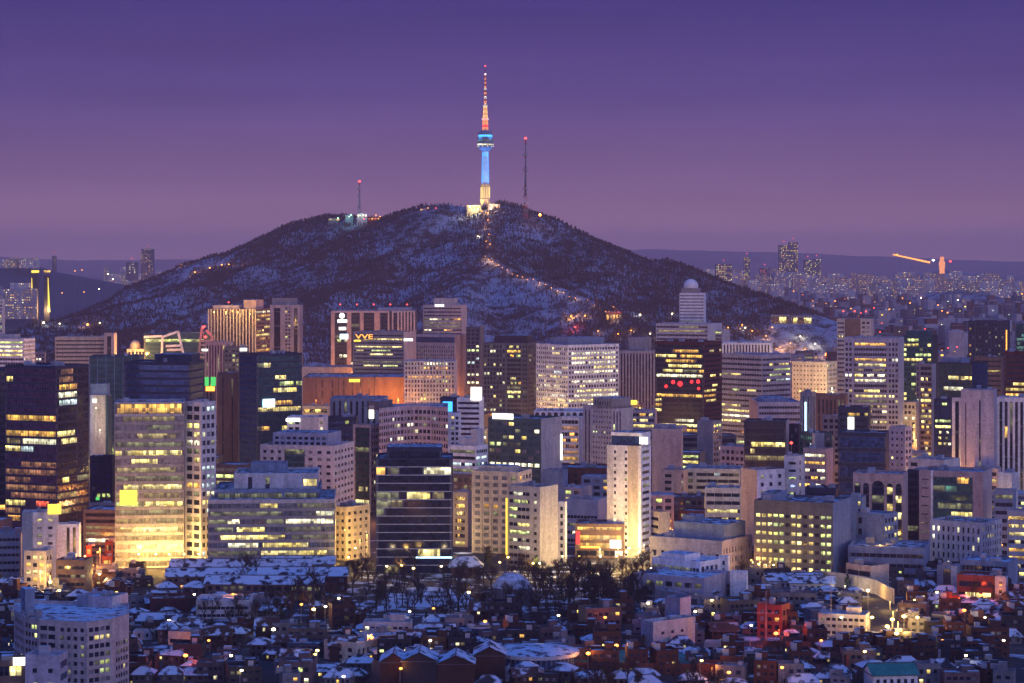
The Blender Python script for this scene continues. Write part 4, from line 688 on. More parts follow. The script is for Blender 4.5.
def lin(pts, x):
    if x <= pts[0][0]: return pts[0][1]
    for (a, p), (b_, q) in zip(pts, pts[1:]):
        if x <= b_: return p + (q - p) * (x - a) / (b_ - a)
    return pts[-1][1]
def P3(px, py, D, dz=0): return (wx(px, D), D, wz(py, D) - dz)
ridges = [   # crest lines seen in the photo: picture column, row, distance
    [(-60, 352, 4500), (40, 330, 4450), (110, 303, 4400), (185, 269, 4350), (235, 248, 4300), (290, 223, 4250), (325, 215, 4200), (352, 214, 4150), (380, 217, 4120), (400, 211, 4080), (425, 203, 4040), (445, 201, 4020), (465, 204, 4000), (485, 206, 3990), (500, 200, 3980), (512, 202, 3960),
     (530, 212, 3940), (560, 224, 3900), (600, 241, 3880), (632, 254, 3860), (655, 259, 3840), (665, 257, 3840), (700, 271, 3800), (750, 289, 3750), (790, 302, 3700), (835, 318, 3650), (900, 345, 3600)],
    [(485, 206, 3990), (487, 232, 3820), (488, 252, 3680), (505, 262, 3600), (530, 273, 3540), (560, 284, 3470), (590, 296, 3400), (620, 312, 3300), (650, 332, 3200)],
    [(488, 252, 3680), (470, 275, 3550), (450, 300, 3400), (430, 330, 3250)],
    [(445, 201, 4020), (415, 235, 3880), (375, 270, 3720), (320, 298, 3560), (255, 322, 3400)],
    [(352, 214, 4150), (300, 245, 4000), (240, 268, 3880), (170, 290, 3780), (100, 309, 3700), (20, 325, 3620), (-60, 336, 3560)],
    [(560, 224, 3900), (600, 262, 3780), (650, 292, 3650), (710, 318, 3500)],
    [(250, 296, 3500), (190, 312, 3380), (110, 326, 3280), (0, 336, 3200), (-80, 342, 3150)]]
gx = np.arange(-1180, 900, 7.0); gy = np.arange(2980, 4900, 9.0)
GX, GY = np.meshgrid(gx, gy, indexing='ij'); H = np.full(GX.shape, -60.0)
for ri, rd in enumerate(ridges):
    sl = (.42, .50, .46, .42, .40, .46, .34)[ri]
    for p, q in zip(rd, rd[1:]):
        a = np.array(P3(*p)); c = np.array(P3(*q)); d = c[:2] - a[:2]; L2 = d @ d
        t = np.clip(((GX - a[0]) * d[0] + (GY - a[1]) * d[1]) / L2, 0, 1)
        dist = np.hypot(GX - a[0] - t * d[0], GY - a[1] - t * d[1]); z = a[2] + t * (c[2] - a[2]) - sl * (np.sqrt(dist * dist + 30) - 5)
        H = np.maximum(H, z)
rng = np.random.default_rng(3)
def fbm(X, Y, sc_, oct_=5, seed=0):
    r = np.random.default_rng(seed); out = np.zeros_like(X); amp = 1.0
    for o in range(oct_):
        for k in range(4):
            t = r.uniform(0, 6.283); fx, fy = math.cos(t) * sc_, math.sin(t) * sc_; out += amp * np.sin(X * fx + Y * fy + r.uniform(0, 6.28) + 1.7 * np.sin(X * fy * .6 - Y * fx * .6 + k)) / 4
        sc_ *= 1.9; amp *= .52
    return out
fade = np.clip((H + 5) / 60, 0, 1)
def relief(X, Y): return 6.5 * fbm(X, Y, 1 / 45., 4, 5) - 5.0 * np.abs(fbm(X, Y * .45, 1 / 22., 3, 9))
crest = np.full(GX.shape, 1e9)
for rd in ridges[:2]:
    for p, q in zip(rd, rd[1:]):
        a = np.array(P3(*p)); c = np.array(P3(*q)); d = c[:2] - a[:2]; t = np.clip(((GX - a[0]) * d[0] + (GY - a[1]) * d[1]) / (d @ d), 0, 1)
        crest = np.minimum(crest, np.hypot(GX - a[0] - t * d[0], GY - a[1] - t * d[1]))
H = H + relief(GX, GY) * fade * np.clip(crest / 60, .06, 1) * 1.25 - 4.5
H = np.where(H < -2, -2, H)
nx, ny = GX.shape
idx = np.arange(nx * ny).reshape(nx, ny)
F4 = np.stack([idx[:-1, :-1], idx[1:, :-1], idx[1:, 1:], idx[:-1, 1:]], -1).reshape(-1, 4)
V = np.stack([GX, GY, H], -1).reshape(-1, 3)
def npmesh(name, V, Fc, key, mi=None, smooth=False):
    me = bpy.data.meshes.new(name); me.vertices.add(len(V)); me.vertices.foreach_set('co', np.asarray(V, 'f').ravel())
    k = Fc.shape[1]; me.loops.add(Fc.size); me.loops.foreach_set('vertex_index', Fc.astype('i').ravel())
    me.polygons.add(len(Fc)); me.polygons.foreach_set('loop_start', np.arange(0, Fc.size, k, dtype='i')); me.polygons.foreach_set('loop_total', np.full(len(Fc), k, 'i'))
    for q in ([key] if isinstance(key, str) else key): me.materials.append(MATS[q])
    if mi is not None: me.polygons.foreach_set('material_index', np.asarray(mi, 'i'))
    if smooth: me.polygons.foreach_set('use_smooth', np.ones(len(Fc), bool))
    me.update(calc_edges=True); me.validate(); return me
def link(name, me, **tags):
    o = bpy.data.objects.new(name, me); COL.objects.link(o)
    for k, v in tags.items(): o['category' if k == 'cat' else k] = v
    return o
link('mountain', npmesh('mountain', V, F4, 'slope'), kind='structure')
def hz(x, y):
    i = int(min(max((x - gx[0]) / 7.0, 0), nx - 2)); j = int(min(max((y - gy[0]) / 9.0, 0), ny - 2)); return float(H[i, j])
def on_slope(px, py, lo=3000, hi=4500):
    """the point of the mountain seen at this place of the picture"""
    D = lo
    while D < hi:
        x = wx(px, D)
        if hz(x, D) >= wz(py, D): return Vector((x, D, hz(x, D)))
        D += 4
    return Vector((wx(px, hi), hi, hz(wx(px, hi), hi)))

# bare winter forest on the slopes: far too many to count, one object
N = 95000
tx = rng.uniform(-1100, 820, N * 3); ty = rng.uniform(3050, 4330, N * 3)
ii = ((tx - gx[0]) / 7).astype(int).clip(0, nx - 2); jj = ((ty - gy[0]) / 9).astype(int).clip(0, ny - 2)
tz_ = np.minimum(np.minimum(H[ii, jj], H[ii + 1, jj]), np.minimum(H[ii, jj + 1], H[ii + 1, jj + 1]))
den = fbm(tx, ty, 1 / 70., 4, 21); east = np.clip((tx - 10) / 250, 0, 1)
keep = (tz_ > 3) & (rng.uniform(-1.0, .9, N * 3) < den + .3 + 1.0 * east * (ty > 3560))
rocky = (np.abs(tx - 30) < 210) & (ty < 3640) & (tz_ > 20); keep &= ~(rocky & (rng.random(N * 3) < .5)); pc = tx / ty * F + 512; pr = HZ + (ZC - tz_) * F / ty; pale_ = ((pc - 520) / 75) ** 2 + ((pr - 305) / 32) ** 2 < 1; pale_ |= ((pc - 440 + (pr - 230) * .9) / 55) ** 2 + ((pr - 235) / 28) ** 2 < 1; pale_ |= ((pc - 570 - (pr - 245) * 1.2) / 30) ** 2 + ((pr - 245) / 22) ** 2 < 1; keep &= ~(pale_ & (rng.random(N * 3) < .5)); keep |= (tz_ > 3) & ~pale_ & (pc > 545) & (rng.random(N * 3) < .8); keep &= ~((pc > 770) & (pc < 850) & (tz_ < 60)) & ~((pc > 700) & (pc < 790) & (tz_ < 30))
tx, ty, tz_ = tx[keep][:N], ty[keep][:N], tz_[keep][:N]; n_ = len(tx)
hh = rng.uniform(4.5, 9, n_) * (1 + .25 * den[keep][:N]); rr = rng.uniform(.4, 1.5, n_); ang = rng.uniform(0, 6.28, n_)
base = []
for k in range(3):
    a = ang + k * 2.0944; base.append(np.stack([tx + rr * np.cos(a), ty + rr * np.sin(a), tz_ + hh * .8], -1))
top = np.stack([tx + rng.normal(0, .4, n_), ty, tz_ + hh], -1); bot = np.stack([tx, ty, tz_ - 1.5], -1)
VV = np.stack(base + [top, bot], 1).reshape(-1, 3); o5 = np.arange(n_)[:, None, None] * 5
FF = (np.array([[0, 1, 3], [1, 2, 3], [2, 0, 3], [1, 0, 4], [2, 1, 4], [0, 2, 4]])[None] + o5).reshape(-1, 3)
link('forest', npmesh('forest', VV, FF, 'thicket'), kind='stuff', label='bare winter forest covering the snowy mountain slopes', cat='forest')

def far_ridge(name, prof, D, depth, key='slope', sl=.25, step=60, seed=1, amp=12):
    X = np.arange(wx(prof[0][0], D), wx(prof[-1][0], D), step); Yr = np.linspace(-1, 1, 17)
    Z0 = np.array([wz(lin([(a, b_) for a, b_ in prof], x / D * F + 512), D) for x in X])
    GXX = np.repeat(X[:, None], 17, 1); GYY = D + Yr[None, :] * depth + 0 * GXX
    HH = Z0[:, None] * np.clip(1 - np.abs(Yr[None, :]) ** 1.1, 0, 1) + amp * fbm(GXX, GYY, 1 / (step * 3.), 4, seed) * (1 - np.abs(Yr[None, :])) - 3
    idx = np.arange(HH.size).reshape(HH.shape); Fq = np.stack([idx[:-1, :-1], idx[1:, :-1], idx[1:, 1:], idx[:-1, 1:]], -1).reshape(-1, 4)
    link(name, npmesh(name, np.stack([GXX, GYY, HH], -1).reshape(-1, 3), Fq, key, smooth=True), kind='structure')
far_ridge('hill', [(-90, 262), (0, 264), (25, 260), (40, 266), (60, 272), (85, 277), (115, 284), (145, 288), (175, 290), (240, 292)], 6200, 900, 'near_hill', seed=4, step=30, amp=7)
far_ridge('far_mountain', [(-60, 254), (60, 258), (150, 259), (260, 259), (420, 256), (560, 252), (600, 250), (645, 249), (690, 250), (740, 251), (790, 252), (820, 254), (860, 256), (900, 258), (940, 259), (990, 261), (1090, 262)], 29000, 3500, 'far_hill', seed=8, step=150, amp=25)
far_ridge('hill', [(900, 300), (930, 291), (960, 289), (990, 294), (1010, 300)], 7600, 300, seed=12, step=25, amp=5)
far_ridge('hill', [(860, 283), (890, 277), (930, 271), (955, 270), (990, 276), (1040, 280)], 15000, 600, seed=13, step=60, amp=10)

# ------------------------------------------------------------------ the city far behind: tower blocks that can be told apart, the rest as one mass
def slab_proto(k):
    """one far apartment slab with lit and unlit windows in its wall mesh (far too small to show parts)"""
    w = R.choice((30, 40, 52, 60)); h = R.choice((60, 68, 76, 84)); m = MB(); d = 12
    m.box(-w / 2, w / 2, 0, d, 0, h, R.choice(('pale', 'rose', 'pink', 'beige')), 'roof')  # pinkish walls put the warm glow of the city haze into the colour
    nf = int(h / 6); nb = int(w / 4.5)
    for i in range(nf):
        for j in range(nb):
            if R.random() < .55:
                x = -w / 2 + (j + .5) * w / nb; z = (i + .5) * h / nf; key = R.choice(('d', 'd', 'o', 'w', 'o', 'o', 'p', 'p'))
                m.quad((x - 1.3, -.12, z - 1.1), (x + 1.3, -.12, z - 1.1), (x + 1.3, -.12, z + 1.1), (x - 1.3, -.12, z + 1.1), key)
    return m
fa = []
for k in range(10): fa.append(slab_proto(k).mesh('apartment_block'))
def far_block(px, D, sc_=1.0, me=None, label='hazy far apartment block dotted with amber lights in the skyline beyond the mountain', z=0):
    o = bpy.data.objects.new('apartment_block', me or R.choice(fa)); COL.objects.link(o); o.location = (wx(px, D), D, z); o.rotation_euler[2] = R.uniform(-.35, .35); o.scale = (1, 1, sc_)
    o['label'] = label; o['category'] = 'apartment block'; o['group'] = 'far apartment blocks'; return o
for k in range(200):
    px = R.uniform(795, 1040); far_block(px, R.uniform(7600, 10500), R.uniform(.8, 1.3) * (1.0 if px > 900 else .9))
for k in range(45): far_block(R.uniform(700, 800), R.uniform(8500, 12500), R.uniform(.7, 1.3))
for k in range(16): far_block(R.uniform(-6, 26), R.uniform(5150, 5500), R.uniform(.7, .95), label='reddish hazy apartment block under the ridge beside the golden twin towers', z=20)
for k in range(14): far_block(R.uniform(105, 160), R.uniform(9000, 12000), R.uniform(.9, 1.8), label='faint hazy tower block in the gap between the left hill and the mountain')
for k in range(8): far_block(R.uniform(2, 34), R.uniform(6000, 6250), .35, label='small lit block on the crest of the left ridge', z=wz(268, 6200))
def far_tower(px0, px1, py, D, label, keys='oyd', dens=.5, wall='dgrey', name='skyscraper'):
    w = (px1 - px0) * D / F; h = wz(py, D); x = wx((px0 + px1) / 2, D); m = MB(); m.box(-w / 2, w / 2, 0, w * .8, 0, h, wall, 'roof')
    s = D / F; nf = max(2, int(h / (s * 1.6))); nb = max(1, int(w / (s * 1.5)))
    for i in range(nf):
        for j in range(nb):
            if R.random() < dens:
                a = -w / 2 + (j + .5) * w / nb; z = (i + .5) * h / nf; q = s * .42
                m.quad((a - q, -.3, z - q), (a + q, -.3, z - q), (a + q, -.3, z + q), (a - q, -.3, z + q), R.choice(keys))
    o = m.build(name, loc=(x, D, 0)); o['label'] = label; o['category'] = 'skyscraper'
    if wall == 'dgrey':
        a_ = MB(); a_.beam((0, w * .3, h), (0, w * .3, h + 3 * s), s * .2, 'metal', 4, s * .05); a_.lathe([(0, h + 3 * s), (s * .5, h + 3.5 * s), (0, h + 4 * s)], 'lamp_r', 6, (0, w * .3)); a_.build('mast', o)
    return o
far_tower(716, 732, 264, 9500, 'low hazy tower with amber strips where the mountain slope ends', 'oy', .6)
far_tower(744, 750, 257, 9800, 'slim hazy tower with a lit crown just past the mountain slope', 'oyd', .5)
far_tower(779, 789, 245, 10500, 'tall dark twin skyscraper with red lamp, taller of the far pair', 'yod', .55)
far_tower(789, 798, 242, 10600, 'tall dark far skyscraper with red lamp beside its twin', 'yod', .5)
far_tower(804, 812, 260, 10500, 'far tower with yellow lit top right of the twin skyscrapers', 'yd', .6)
far_tower(813, 821, 259, 10700, 'far tower with speckled lights next to yellow topped tower', 'yd', .5)
far_tower(760, 770, 268, 9900, 'reddish lit far tower between the slim and twin towers', 'oro' if False else ('o', 'r', 'd'), .5)
far_tower(775, 806, 272, 10200, 'broad hazy far block at the feet of the twin skyscrapers', 'yod', .35, 'lgrey')
far_tower(141, 153, 249, 9000, 'faint tower with an orange lit crown in the left gap', ('o', 'd', 'p'), .35)
far_tower(126, 137, 262, 9300, 'faint stepped tower left of the orange crowned one', ('d', 'w', 'p'), .3)
far_tower(52, 56, 256, 9000, 'very faint far tower behind the left ridge', ('d', 'p'), .4)
for (a, c, lb) in ((31.5, 38, 'golden lit twin tower with a bright cap, left one'), (44, 49.5, 'golden lit twin tower with an edge beam, right one')):
    o = far_tower(a, c, 272 if a < 40 else 275, 5200, lb, ('k',), .0, 'dark', 'apartment_tower'); s = 5200 / F; w = (c - a) * s; h = wz(272, 5200)
    m = MB(); e0 = -w / 2 if a < 40 else w / 2 - 1.6 * s
    m.poly([(e0, -1, 35), (e0 + 2.4 * s, -1, 35), (e0 + .5 * s, -1, h * .9), (e0, -1, h * .9)], 'sign_y')
    m.poly([(e0, -1, 35), (e0, -1, h * .9), (e0, -.5, h * .9), (e0, -.5, 35)], 'sign_y'); m.build('light_strip', o)
    m = MB(); m.box(-w / 2, w / 2, -.8, w * .8 + 1, h * .985, h * 1.03, 'sign_y' if a < 40 else 'o'); m.build('crown_light', o)
    light(o, (e0, -10, 40), 90000, (1, .6, .2), 3)
# low city between the mountain and the far blocks: one mass, and sparks of street light
m = MB(); m2 = MB()
for k in range(6500):
    D = 3300 * (12500 / 3300) ** R.random(); px = R.uniform(700, 1045)
    if D < 4300 and px < 830 + (4300 - D) * .0: px = R.uniform(835, 1045)
    x = wx(px, D); w = R.uniform(8, 30); h = R.uniform(5, 22) if R.random() < .9 else R.uniform(25, 50); t = R.uniform(0, 1)
    m.obox((x, D), (math.cos(t), math.sin(t)), (-math.sin(t), math.cos(t)), w, R.uniform(8, 22), 0, h, R.choice(('grey', 'dgrey', 'pink', 'lgrey', 'brown', 'brick')), R.choice(('roof_snow', 'roof', 'roof_bare')))
    for q_ in range(R.choice((0, 1, 1, 2))):
        s = D / F * R.uniform(.3, .9); zz = R.uniform(.3, .9) * h; c = (x + R.uniform(0, w) * math.cos(t), D - 3.0)
        m2.box(c[0] - s, c[0] + s, c[1] - .3, c[1], zz, zz + s * 1.4, R.choice(('o', 'sign_o', 'r', 'y', 'w', 'sign_o', 'sign_y' if R.random() < .3 else 'o', 'c' if R.random() < .3 else 'o')))
m.build('low_city', kind='stuff', label='low dense city spreading toward the haze, roofs too many to count', cat='city')
m2.build('city_lights', kind='stuff', label='scattered orange and red lights of the low city', cat='lights')
for (px, py, D, c, pw) in ((910, 303, 5200, 'o', 4), (938, 305, 5000, 'o', 4), (958, 300, 5600, 'w', 3), (848, 314, 4600, 'r', 5), (861, 313, 4600, 'r', 5), (874, 308, 4800, 'r', 3), (925, 329, 3600, 'r', 4), (957, 347, 3000, 'r', 4), (948, 348, 3000, 'r', 3), (880, 332, 3500, 'r', 3), (921, 298, 6500, 'w', 3), (1022, 294, 7000, 'o', 4), (846, 345, 2900, 'r', 2), (942, 311, 4700, 'o', 3)):
    m = MB(); s = D / F; zz = max(3, wz(py, D)); m.lathe([(0, zz - s * .5), (s * .7, zz - s * .2), (s * .7, zz + s * .2), (0, zz + s * .6)], 'lamp_' + c, 8); m.lathe([(.3, 0), (.2, zz - s * .4)], 'metal', 6)
    o = m.build('beacon_light', loc=(wx(px, D), D, 0)); o['label'] = {'o': 'bright orange light', 'r': 'red signal light', 'w': 'white street light'}[c] + ' on a pole in the hazy low city'; o['category'] = 'light'; o['group'] = {'o': 'orange', 'r': 'red', 'w': 'white'}[c] + ' lights over the low city'
# orange lit bridge deck and pylon on the far hill
D = 13500; s = D / F
br = thing('lit_bridge', 'distant orange floodlit bridge sloping down across the hazy horizon', 'bridge', (wx(915, D), D, 0))
m = MB(); m.beam((wx(893, D) - wx(915, D), 0, wz(254.5, D)), (wx(930, D) - wx(915, D), 0, wz(262.5, D)), s * .9, 'sign_o', 4, s * 1.3); m.build('deck', br)
m = MB()
for px in (900, 912, 924): m.beam((wx(px, D) - wx(915, D), 0, -2), (wx(px, D) - wx(915, D), 0, wz(256 + (px - 893) * .2, D)), s * .35, 'grey')
m.build('piers', br)
m = MB(); m.lathe([(0, wz(255.6, D)), (s * 1.4, wz(255, D)), (s * 1.4, wz(254.2, D)), (0, wz(253.6, D))], 'sign_y', 8, (wx(897, D) - wx(915, D), 0)); m.build('end_light', br)
br2 = thing('lit_tower', 'orange lit squat tower on the far hill beside the bridge', 'tower', (wx(942, D), D, 0))
m = MB(); m.lathe([(s * 2.2, -2), (s * 2.6, wz(270, D)), (s * 3.2, wz(263, D)), (s * 2, wz(260, D)), (s * 2, wz(257, D)), (0, wz(256.5, D))], 'tower_o', 10); m.build('body', br2)
m = MB(); m.lathe([(s * 2.4, wz(269.5, D)), (s * 2.8, wz(266, D)), (s * 1.4, wz(265.9, D))], 'sign_y', 10); m.build('glow_ring', br2)
for px, py, k_, lb in ((934, 260.3, 'lamp_c', 'blue white lamp between the far bridge and tower'), (951, 261.5, 'lamp_r', 'red orange lamp beside the far lit tower')):
    m = MB(); m.lathe([(0, wz(py + 1, D)), (s * 1.4, wz(py + .3, D)), (s * 1.4, wz(py - .6, D)), (0, wz(py - 1.2, D))], k_, 8); m.lathe([(s * .2, -2), (s * .2, wz(py, D))], 'metal', 5)
    o = m.build('beacon_light', loc=(wx(px, D), D + 20, 0)); o['label'] = lb; o['category'] = 'light'

# ------------------------------------------------------------------ the observation tower on the summit
TD = 3985.0; TX = wx(485.3, TD); s = TD / F
Z = lambda py: wz(py, TD)
zb = hz(TX, TD) - 6
tw = thing('observation_tower', 'tall observation tower lit blue, gold and orange on the mountain summit', 'tower', (TX, TD, 0))
m = MB(); m.lathe([(8.6, zb), (8.6, Z(199)), (7.2, Z(198.5)), (7.2, Z(186)), (9.0, Z(185.5)), (9.0, Z(184.2)), (5.5, Z(184))], 'cream', 20); m.build('pedestal', tw)
m = MB()
for k in range(14):
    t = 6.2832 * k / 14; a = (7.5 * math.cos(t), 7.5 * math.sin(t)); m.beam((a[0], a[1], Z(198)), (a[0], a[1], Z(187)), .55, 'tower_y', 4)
m.build('lit_columns', tw)
m = MB(); m.lathe([(6.3, Z(184)), (5.3, Z(168)), (5.0, Z(151))], 'white', 24); m.build('shaft', tw)
m = MB()
for k in range(12):
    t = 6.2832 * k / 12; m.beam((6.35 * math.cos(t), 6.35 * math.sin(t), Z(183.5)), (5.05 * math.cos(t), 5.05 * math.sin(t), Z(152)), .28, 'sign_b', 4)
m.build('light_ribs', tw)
m = MB(); m.lathe([(5.2, Z(151.5)), (9.5, Z(149)), (13.2, Z(147.6)), (13.6, Z(145.5)), (13.6, Z(144)), (13.9, Z(143.8)), (13.9, Z(142.9)), (12.6, Z(142.7)), (12.6, Z(139)), (13.3, Z(138.8)), (13.3, Z(137.8)), (11.6, Z(137.5)), (11.6, Z(134)), (12.3, Z(133.8)), (12.3, Z(133)), (9, Z(131)), (5, Z(130)), (0, Z(129.9))], 'blueg', 32); m.build('observation_deck', tw)
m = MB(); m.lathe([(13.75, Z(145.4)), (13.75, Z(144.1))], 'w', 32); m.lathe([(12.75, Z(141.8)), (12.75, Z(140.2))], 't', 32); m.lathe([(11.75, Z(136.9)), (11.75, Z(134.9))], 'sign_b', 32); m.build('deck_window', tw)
m = MB()
for k in range(10):
    t = 6.2832 * k / 10; m.lathe([(0, Z(146.8)), (.9, Z(146.4)), (0, Z(146))], 'sign_w', 6, (13.4 * math.cos(t), 13.4 * math.sin(t)))
m.build('deck_lamp', tw)
# lattice sections
def lattice(root, name, z0, z1, r0, r1, key, n=4, w=.35, steps=6, rot=.78):
    m = MB(); P = lambda k, z, r: (r * math.cos(rot + 6.2832 * k / n), r * math.sin(rot + 6.2832 * k / n), z)
    for i in range(steps):
        a, c = z0 + (z1 - z0) * i / steps, z0 + (z1 - z0) * (i + 1) / steps; ra, rc = r0 + (r1 - r0) * i / steps, r0 + (r1 - r0) * (i + 1) / steps
        for k in range(n):
            kk = key[i % len(key)] if isinstance(key, (tuple, list)) else key
            m.beam(P(k, a, ra), P(k, c, rc), w, kk); m.beam(P(k, a, ra), P(k + 1, c, rc), w * .6, kk); m.beam(P(k + 1, a, ra), P(k, c, rc), w * .6, kk); m.beam(P(k, c, rc), P(k + 1, c, rc), w * .7, kk)
    return m.build(name, root)
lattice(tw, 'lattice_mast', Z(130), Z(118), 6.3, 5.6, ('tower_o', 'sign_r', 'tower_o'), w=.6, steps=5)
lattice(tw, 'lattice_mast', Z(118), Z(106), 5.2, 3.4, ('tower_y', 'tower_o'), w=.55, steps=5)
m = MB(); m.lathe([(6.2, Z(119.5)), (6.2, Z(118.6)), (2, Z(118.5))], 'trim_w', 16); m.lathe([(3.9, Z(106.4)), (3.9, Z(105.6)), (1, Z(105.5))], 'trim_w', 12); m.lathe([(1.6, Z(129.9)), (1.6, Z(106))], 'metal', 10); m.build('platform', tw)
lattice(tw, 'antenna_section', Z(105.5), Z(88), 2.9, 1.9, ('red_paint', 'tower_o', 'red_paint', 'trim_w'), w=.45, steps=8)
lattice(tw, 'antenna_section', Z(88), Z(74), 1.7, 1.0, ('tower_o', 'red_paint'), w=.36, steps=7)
m = MB(); m.beam((0, 0, Z(105)), (0, 0, Z(66.5)), 1.1, 'red_paint', 8, .45); m.lathe([(0, Z(75)), (1.6, Z(74.4)), (1.6, Z(73.8)), (0, Z(73.3))], 'sign_w', 8); m.build('spire', tw)
for py in (96.5, 104):
    m = MB(); m.lathe([(0, Z(py + .8)), (1.9, Z(py)), (0, Z(py - .8))], 'sign_w', 8); m.build('antenna_lamp', tw)
m = MB(); m.lathe([(0, Z(66.6)), (1.2, Z(66.2)), (1.2, Z(65.6)), (0, Z(65.2))], 'lamp_r', 8); m.build('warning_light', tw)
for k in range(4):
    t = .78 + 1.5708 * k; cx, cy = 20 * math.cos(t), 20 * math.sin(t)
    light(tw, (cx, cy, Z(186)), 34000, (.0, .18, 1.0), 1, 'floodlight', 70, (0, 0, Z(168)))
    light(tw, (cx * .9, cy * .9, Z(160)), 14000, (.0, .36, 1.0), 1, 'floodlight', 80, (0, 0, Z(146)))
    light(tw, (cx, cy, Z(136)), 7000, (.1, .45, 1.0), 1, 'floodlight', 70, (0, 0, Z(140)))
    light(tw, (cx * .8, cy * .8, Z(205)), 26000, (1.0, .55, .14), 1, 'floodlight', 90, (0, 0, Z(190)))
    light(tw, (cx * .45, cy * .45, Z(129)), 3500, (1.0, .35, .10), 1, 'floodlight', 80, (0, 0, Z(118)))
    light(tw, (cx * .25, cy * .25, Z(104)), 1500, (1.0, .45, .25), .6, 'floodlight', 60, (0, 0, Z(92)))
# summit buildings at the foot of the tower
def slope_house(px, py, D, w, h, key, label, lit='oyw', n=5, nm='summit_building'):
    p = Vector((wx(px, D), D, hz(wx(px, D), D))); zc = wz(py, D)
    m = MB(); m.box(-w / 2, w / 2, 0, 12, min(p.z - 3, zc - h) - zc, 0, key, 'roof_snow'); r_ = thing(nm, label, 'building', (p.x, D, zc)); m.build('wall', r_)
    for k in range(n):
        x = -w / 2 + (k + .5) * w / n; o = bpy.data.objects.new('window', pane_mesh(lit[k % len(lit)])); COL.objects.link(o); o.parent = r_; o.location = (x, -.2, -h * .45); o.scale = (w / n * .7, 1, h * .45)
    return r_
r_ = slope_house(474, 205, 3955, 24, 9, 'cream', 'yellow lit summit pavilion beside the observation tower foot', 'yg', 4); light(r_, (0, -10, 0), 22000, (1, .85, .35), 2)
r_ = slope_house(494, 204, 3950, 20, 6, 'pale', 'warm lit terrace building just under the observation tower', 'ow', 5); light(r_, (-4, -8, 0), 9000, (1, .6, .4), 2)
slope_house(430, 208.5, 4010, 34, 5, 'pink', 'reddish lit building on the ridge left of the observation tower', ('o', 'r'), 6)
r_ = slope_house(349, 215, 4120, 14, 7, 'blueg', 'small green lit station building below the left mast', ('t', 'c'), 3); light(r_, (0, -10, 0), 4000, (.4, 1, .6), 2)
r_ = slope_house(362, 213.5, 4110, 18, 9, 'pale', 'white relay station building at the foot of the left mast', 'wc', 4); light(r_, (0, -8, 2), 4000, (.8, 1, .9), 2)
r_ = slope_house(374, 217, 4105, 22, 8, 'darkred', 'red and orange lit station building right of the left mast', ('r', 'o'), 4); light(r_, (4, -9, 0), 5000, (1, .35, .1), 2)
r_ = slope_house(334, 218, 4130, 20, 6, 'grey', 'low station hut on the ridge with yellow lamps', 'yg', 3)
# radio masts
def radio_mast(px, pt, pb, D, w, label, red=True):
    x = wx(px, D); z0 = hz(x, D) - 5; r_ = thing('radio_mast', label, 'radio mast', (x, D, 0)); zt = wz(pt, D); zm = wz(pb, D)
    lattice(r_, 'lattice_mast', min(z0, zm - 10), z0 + (zt - z0) * .5, w, w * .55, ('metal', 'red_paint'), w=.4, steps=9)
    lattice(r_, 'lattice_mast', z0 + (zt - z0) * .5, zt - 2, w * .5, w * .25, ('metal', 'metal', 'red_paint'), w=.4, steps=9)
    m = MB(); m.beam((0, 0, z0 + (zt - z0) * .3), (0, 0, zt), w * .42, 'dark', 6, .3)
    for f in (.22, .3, .4, .62, .8): 
        zz = z0 + (zt - z0) * f; m.lathe([(w * .3, zz), (w * 1.0, zz + .4), (w * 1.0, zz + 3), (w * .3, zz + 3.4)], 'metal', 8)
    m.build('antenna', r_)
    m = MB(); m.lathe([(0, zt - 1), (2.3, zt + .6), (2.3, zt + 2), (0, zt + 3.4)], 'lamp_r', 8); m.build('warning_light', r_)
    return r_
radio_mast(525.5, 139, 213, 3900, 4.6, 'dark lattice radio mast with a red top light, right of the observation tower')
radio_mast(359.5, 182, 214, 4140, 3.4, 'smaller red and grey lattice mast on the left ridge of the mountain')
def spot_lamp(px, py, c, pw, label, D=None, s=.55, grp=None):
    p = Vector((wx(px, D), D, wz(py, D))) if D else on_slope(px, py + 1) + Vector((0, -3, 4))
    zg = hz(p.x, p.y) if p.y > 2990 and p.y < 4500 else 0
    m = MB(); m.beam((0, 0, min(zg - p.z - 1, -3)), (0, 0, -.4), .15, 'metal'); q = p.y / F * s * 1.15; m.lathe([(0, -q), (q, -q * .4), (q, q * .4), (0, q)], 'lamp_' + c, 10)
    o = m.build('street_lamp', loc=p); o['label'] = label; o['category'] = 'street lamp'
    if grp: o['group'] = grp
    if pw: light(o, (0, -1.5, 2), pw, {'w': (1, .8, .5), 'o': (1, .42, .1), 'r': (1, .08, .08), 'c': (.85, .92, 1)}[c], 1.0)
    return o
spot_lamp(540, 215, 'o', 30000, 'orange floodlight on the ridge right of the radio mast', 3890, 1.3)
spot_lamp(44, 326.5, 'w', 4000, 'white lamp on the lower slope above the beige block', s=.9)
spot_lamp(88, 326.5, 'o', 9000, 'orange lamp on the lower slope above the beige block', s=1.0)
for (px, py) in ((100, 327), (5, 317), (60, 326), (8, 330)): spot_lamp(px, py, 'w' if px > 50 else 'o', 1500, 'small faint lamp at the wooded foot of the left slope', s=.5, grp='faint lamps on the left slope')
for (px, py) in ((62, 290), (84, 289), (99, 286), (108, 271), (113, 276), (75, 268), (82, 267)): spot_lamp(px, py + 3, 'w' if px > 95 else 'o', 0, 'tiny lamp on the hazy left ridge', D=5300, s=.45, grp='tiny lamps on the hazy left ridge')
for (px, py) in ((181, 266), (195, 275), (210, 270), (222, 267), (229, 267), (243, 267)): spot_lamp(px, py, 'o', 5000, 'orange path lamp on the left flank of the mountain', s=.6, grp='path lamps on the left flank')
